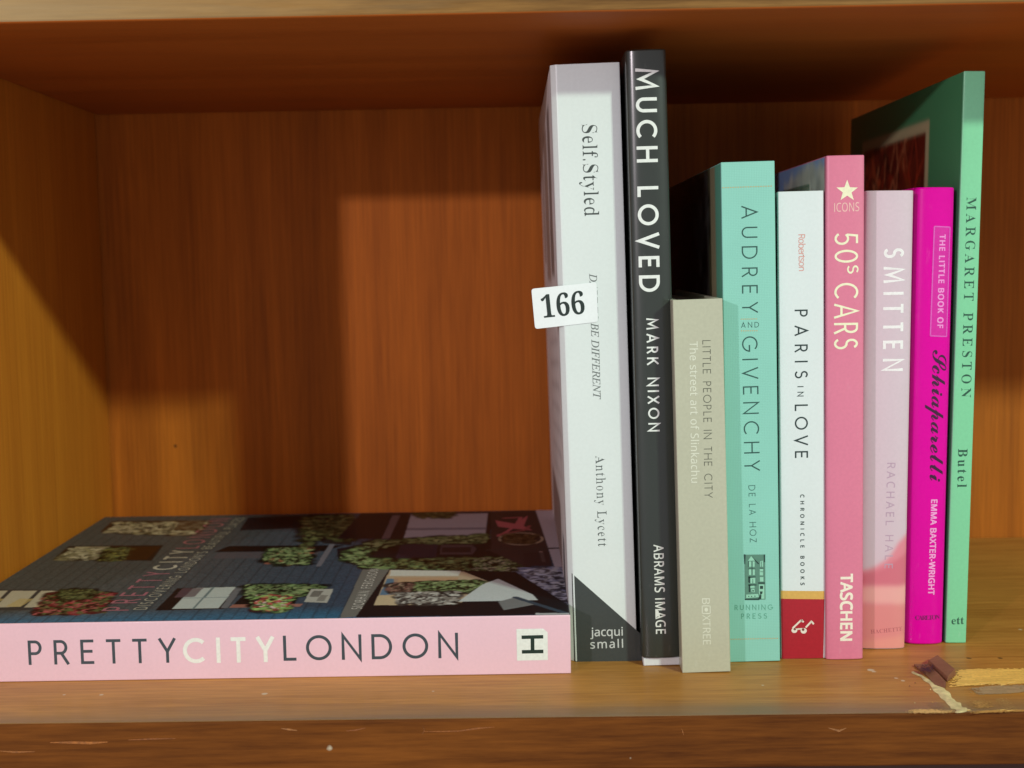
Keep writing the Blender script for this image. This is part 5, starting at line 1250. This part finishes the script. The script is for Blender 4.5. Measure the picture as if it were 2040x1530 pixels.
pshape('publisher_mark', [[(1039, 1266), (1082, 1265), (1082.3, 1272), (1039.2, 1273)], [(1039.6, 1295), (1082.4, 1294.2), (1082.6, 1301.3), (1039.8, 1302)], [(1057, 1272.6), (1064.5, 1272.5), (1064.8, 1295), (1057.3, 1295)]], (26, 50, 44), 1e-4)

# its cover: a printed photograph of dark brick houses seen on their side
def q1(zx, zy): return C2(zx / 2.914, 980 + zy / 2.914)
def q2(zx, zy): return C2(600 + zx / 3.517, 980 + zy / 3.517)
def C2(x, y):
    q = PMi @ at(x, y, 2, TH)
    return (q.x, q.y)
cv = Canvas(-LEN + .0006, -.0004, .0008, DEP - .0006, 820, 520, (80, 86, 86))
U, Vv = cv.U, cv.V
# brick wall: slate on the left, bluer towards the right and the spine
bl = np.clip((U + .22) / .16, 0, 1)[..., None]
cv.C = cv.C * (1 - bl) + np.array(lin((46, 68, 94))) * bl
fr = np.clip(1 - Vv / .022, 0, 1)[..., None]
cv.C = cv.C * (1 - fr * .75) + np.array(lin((50, 112, 148))) * fr * .85
cv.noise(.16, 2)
for k in range(46):
    x = -LEN + .006 * k
    cv.line([(x, 0), (x, DEP)], .0008, (36, 40, 44), .45)
def P1(*pts): return [q1(*p) for p in pts]
def P2(*pts): return [q2(*p) for p in pts]
GREENS = [(88, 112, 72), (118, 142, 94), (62, 84, 54), (38, 54, 38), (142, 158, 112), (28, 38, 30)]
DGREENS = [(62, 74, 46), (88, 96, 60), (40, 44, 30), (112, 116, 74)]
def foliage(poly, n, r, cols, a=.9):
    o_ = sorted(cols, key=sum)
    dk = [tuple(int(v * .35) for v in c) for c in o_[:3]]
    cv.blobs(poly, int(n * .35), r * 1.9, dk, .8, 1.4)
    cv.blobs(poly, int(n * .45), r * 1.15, o_[:max(2, len(o_) - 1)], a, 1.9)
    cv.blobs(poly, int(n * .45), r * .62, o_[-2:], a, 2.0)
    cv.blobs(poly, int(n * .25), r * .5, dk, .8, 2.2)
# bottom left window with red flowers
cv.poly(P1((-220, 565), (430, 570), (260, 690), (-330, 685)), (62, 64, 66))
for k in range(3):
    x = -140 + k * 170
    cv.poly(P1((x + 40, 575), (x + 185, 575), (x + 90, 668), (x - 60, 672)), (196, 190, 168))
    cv.poly(P1((x + 85, 620), (x + 165, 622), (x + 90, 668), (x, 668)), (202, 180, 118), .7)
foliage(P1((300, 580), (640, 590), (590, 700), (200, 715)), 520, 0.0022, [(150, 54, 58), (124, 40, 48), (96, 38, 40), (170, 88, 88), (96, 104, 64), (80, 40, 40)], .9)
foliage(P1((360, 570), (560, 570), (520, 620), (360, 620)), 156, 0.0019, DGREENS, .9)
# middle left window
cv.poly(P1((400, 315), (950, 310), (880, 400), (300, 398)), (42, 32, 26))
cv.poly(P1((440, 320), (640, 318), (560, 395), (350, 396)), (186, 178, 146))
cv.poly(P1((520, 318), (640, 318), (560, 395), (440, 395)), (120, 112, 92), .6)
foliage(P1((400, 330), (560, 330), (520, 395), (350, 395)), 156, 0.0019, [(200, 194, 166), (150, 146, 110)], .8)
foliage(P1((620, 330), (780, 325), (720, 400), (580, 400)), 234, 0.0019, DGREENS + [(130, 130, 70)], .9)
cv.poly(P1((760, 320), (930, 318), (850, 395), (730, 395)), (62, 38, 20), .8)
# top left window
cv.poly(P1((650, 170), (1240, 165), (1160, 245), (580, 235)), (64, 44, 32))
foliage(P1((690, 180), (1180, 175), (1120, 250), (620, 235)), 676, 0.0025, [(180, 172, 138), (150, 140, 116), (200, 190, 160), (120, 104, 78), (140, 134, 86)], .85)
cv.poly(P1((1040, 170), (1200, 168), (1150, 225), (1010, 225)), (74, 42, 24), .7)
# centre windows along the spine
cv.poly(P1((1030, 560), (1410, 550), (1300, 680), (900, 690)), (30, 26, 26))
cv.poly(P1((1120, 560), (1370, 552), (1270, 676), (1000, 680)), (186, 196, 192))
cv.poly(P1((1060, 560), (1180, 560), (1130, 610), (1010, 615)), (96, 76, 84), .8)
cv.line(P1((1240, 555), (1120, 680)), .0012, (110, 128, 130))
cv.line(P1((1060, 618), (1330, 612)), .001, (130, 146, 150))
cv.poly(P1((1370, 552), (1412, 552), (1320, 676), (1280, 676)), (110, 112, 116))
cv.poly(P1((1440, 575), (1760, 570), (1700, 665), (1340, 670)), (26, 24, 24))
cv.poly(P1((1350, 655), (1760, 650), (1740, 668), (1330, 674)), (176, 120, 104), .7)
foliage(P1((1430, 540), (1880, 545), (1840, 590), (1640, 620), (1640, 700), (1480, 690)), 858, 0.0022, GREENS, .92)
foliage(P1((1480, 600), (1700, 600), (1660, 690), (1480, 690)), 156, 0.0015, [(190, 90, 84), (220, 200, 190), (150, 190, 110)], .9)
cv.poly(P1((1805, 565), (1935, 565), (1900, 645), (1765, 640)), (176, 176, 168))
cv.poly(P1((1820, 575), (1880, 575), (1850, 610), (1795, 610)), (70, 66, 62), .7)
cv.poly(P1((1860, 600), (1905, 600), (1880, 635), (1835, 635)), (110, 106, 100), .7)
# middle window row
cv.poly(P1((1330, 315), (2000, 310), (1880, 345), (1240, 350)), (24, 20, 20))
cv.poly(P1((1270, 352), (1860, 345), (1820, 385), (1230, 388)), (88, 84, 90), .8)
foliage(P1((1560, 330), (1800, 320), (1790, 420), (1640, 430), (1540, 400)), 468, 0.0022, GREENS + [(150, 90, 70)], .92)
cv.line(P1((1950, 270), (1850, 430)), .003, (112, 112, 122))
cv.poly(P1((1440, 150), (2040, 130), (2040, 200), (1390, 225)), (30, 28, 34))
cv.poly(P1((1790, 130), (2040, 128), (2040, 310), (1880, 300), (1760, 230)), (34, 34, 36))
foliage(P1((1760, 150), (2040, 130), (2040, 290), (1880, 260), (1760, 330)), 676, 0.0028, DGREENS + [(58, 44, 36)], .9)
# the door under its arch of leaves
cv.poly(P2((420, 150), (1340, 140), (1320, 330), (250, 330)), (36, 28, 34))
cv.poly(P2((640, 165), (695, 165), (620, 325), (565, 330)), (104, 92, 98))
cv.poly(P2((770, 160), (1310, 150), (1290, 318), (720, 322)), (168, 170, 184))
cv.poly(P2((740, 255), (1300, 250), (1298, 264), (735, 270)), (112, 112, 128), .8)
foliage(P2((800, 140), (1080, 140), (1060, 185), (800, 185)), 156, 0.0019, DGREENS, .9)
cv.poly(P2((250, 400), (640, 330), (1400, 330), (1560, 520), (1400, 600), (560, 530), (260, 470)), (28, 24, 30))
cv.poly(P2((700, 365), (960, 365), (945, 465), (660, 465)), (46, 40, 56))
cv.poly(P2((980, 372), (1200, 372), (1230, 400), (1200, 440), (970, 440)), (84, 72, 80), .8)
cv.poly(P2((990, 390), (1190, 388), (1190, 425), (985, 425)), (44, 34, 40))
foliage(P2((270, 460), (360, 400), (520, 345), (900, 320), (1290, 300), (1290, 355), (700, 360), (460, 420), (460, 470), (700, 480), (700, 540), (440, 530)), 1820, 0.0024, GREENS, .95)
foliage(P2((600, 480), (1000, 470), (1540, 470), (1540, 540), (1300, 620), (1000, 580), (700, 550)), 1664, 0.0026, DGREENS + GREENS[:3] + [(40, 30, 26)], .95)
foliage(P2((1220, 470), (1500, 450), (1480, 560), (1220, 560)), 312, 0.0022, GREENS + [(150, 150, 130)], .9)
# bicycle and pavement
cv.poly(P2((1330, 140), (1660, 130), (1760, 520), (1560, 520), (1330, 420)), (56, 44, 48))
cv.poly(P2((1640, 120), (1780, 115), (1930, 560), (1780, 540)), (184, 180, 194))
cv.poly(P2((1450, 560), (1980, 540), (2000, 860), (1900, 850), (1500, 740), (1340, 640)), (158, 168, 192))
foliage(P2((1560, 540), (1860, 540), (1900, 800), (1640, 720)), 780, 0.0025, [(126, 136, 170), (164, 172, 196), (92, 104, 150), (186, 192, 206)], .7)
PB_ = (178, 96, 108)
cv.poly(P2((1360, 200), (1500, 225), (1590, 165), (1560, 240), (1620, 270), (1500, 260), (1380, 245)), PB_)
cv.line(P2((1420, 185), (1540, 180), (1500, 240), (1440, 280), (1380, 310)), .0022, PB_)
cv.line(P2((1380, 300), (1560, 270), (1600, 240)), .0022, (150, 76, 86))
for (ex, ey, rx, ry) in ((1540, 330, 150, 42),):
    cv.line([q2(ex + rx * math.cos(t), ey + ry * math.sin(t)) for t in np.linspace(0, 2 * math.pi, 30)], .0016, (168, 156, 136))
foliage(P2((1440, 300), (1640, 300), (1620, 360), (1440, 360)), 182, 0.0019, [(96, 80, 56), (70, 56, 44)], .8)
cv.line(P2((1310, 408), (1800, 395)), .003, (52, 50, 52))
cv.line(P2((1680, 420), (1700, 490)), .002, (150, 130, 130))
cv.poly(P2((1560, 430), (1740, 420), (1750, 520), (1560, 520)), (48, 34, 40), .8)
# the small street picture by the spine and the grey strip beside it
cv.poly(P2((430, 545), (620, 545), (440, 870), (270, 885)), (112, 112, 108))
cv.poly(P2((620, 540), (1500, 560), (1980, 860), (380, 880)), (22, 24, 28))
cv.poly(P2((620, 548), (1140, 560), (1340, 640), (1100, 790), (510, 795)), (186, 166, 140))
cv.poly(P2((630, 548), (1120, 555), (1100, 590), (620, 590)), (206, 206, 198))
cv.poly(P2((600, 610), (680, 610), (660, 720), (550, 725)), (92, 122, 148))
cv.poly(P2((650, 600), (1100, 600), (1100, 650), (650, 650)), (186, 150, 118), .8)
foliage(P2((780, 640), (1260, 620), (1260, 700), (800, 710)), 520, 0.0020, GREENS, .92)
foliage(P2((620, 650), (760, 640), (740, 710), (640, 715)), 156, 0.0019, [(130, 96, 88), (160, 140, 120), (90, 70, 66)], .9)
cv.poly(P2((540, 730), (760, 730), (720, 795), (510, 795)), (196, 178, 146))
foliage(P2((680, 710), (1100, 700), (1080, 790), (680, 790)), 286, 0.0019, [(196, 196, 190), (120, 116, 112), (60, 58, 58), (150, 146, 140)], .9)
cv.poly(P2((1270, 650), (1380, 610), (1620, 720), (1660, 760), (1100, 770)), (196, 204, 206))
cv.poly(P2((1380, 770), (1500, 740), (1640, 790), (1420, 830)), (120, 124, 126))
cv.line(P2((1500, 740), (1880, 860)), .003, (54, 70, 84))
cv.poly(P2((1640, 850), (1880, 850), (1880, 862), (1640, 864)), (186, 190, 192), .8)
cv.noise(.05, 1); cv.blur(1)
CS = Surface(lambda u, v, l: (u, v, TH + l))
CT = Surface(CS.fn, 1.4e-4)
cv.build('cover_picture', CS, printed('gloss_cover_print', .40, .02, .04), fc)
def ctext(name, s, p0, p1, cap_pt, rgb, weight, sx=1.0):
    a, c, e = (np.array(C2(*p)) for p in (p0, p1, cap_pt))
    d = (c - a) / np.hypot(*(c - a)); up = np.array([-d[1], d[0]])
    k = abs(float((e - a) @ up))
    g = layout('geo', s, float(np.hypot(*(c - a))) / k, weight, sx)
    return ink_mesh(name, g, a, c - a, k, CT, ink(rgb, .4), fc)
A0, A1 = np.array((255.7, 1217.0)), np.array((463.0, 1031.0))
def along(t0, t1):                                  # points spaced evenly along the cover, not along the picture
    a, c = np.array(C2(*A0)), np.array(C2(*A1))
    return a + (c - a) * t0, a + (c - a) * t1
def ctext2(name, s, t0, t1, cap, rgb, weight):
    a, c = along(t0, t1)
    g = layout('geo', s, float(np.hypot(*(c - a))) / cap, weight)
    return ink_mesh(name, g, a, c - a, cap, CT, ink(rgb, .4), fc)
cap_ = abs(float((np.array(C2(202.5, 1217)) - np.array(C2(255.7, 1217)))[0]))
ctext2('title', 'PRETTY', 0, .345, cap_, (176, 112, 128), .12)
ctext2('title', 'CITY', .365, .575, cap_, (206, 204, 186), .15)
ctext2('title', 'LONDON', .595, .985, cap_, (170, 106, 118), .12)
ctext('subtitle', "DISCOVERING LONDON'S BEAUTIFUL PLACES", (291.5, 1215), (489, 1032), (265, 1215), (176, 176, 160), .13)
ctext('author_name', 'SIOBHAN FERGUSON', (721, 1214), (756, 1134), (699, 1214), (206, 206, 200), .13)
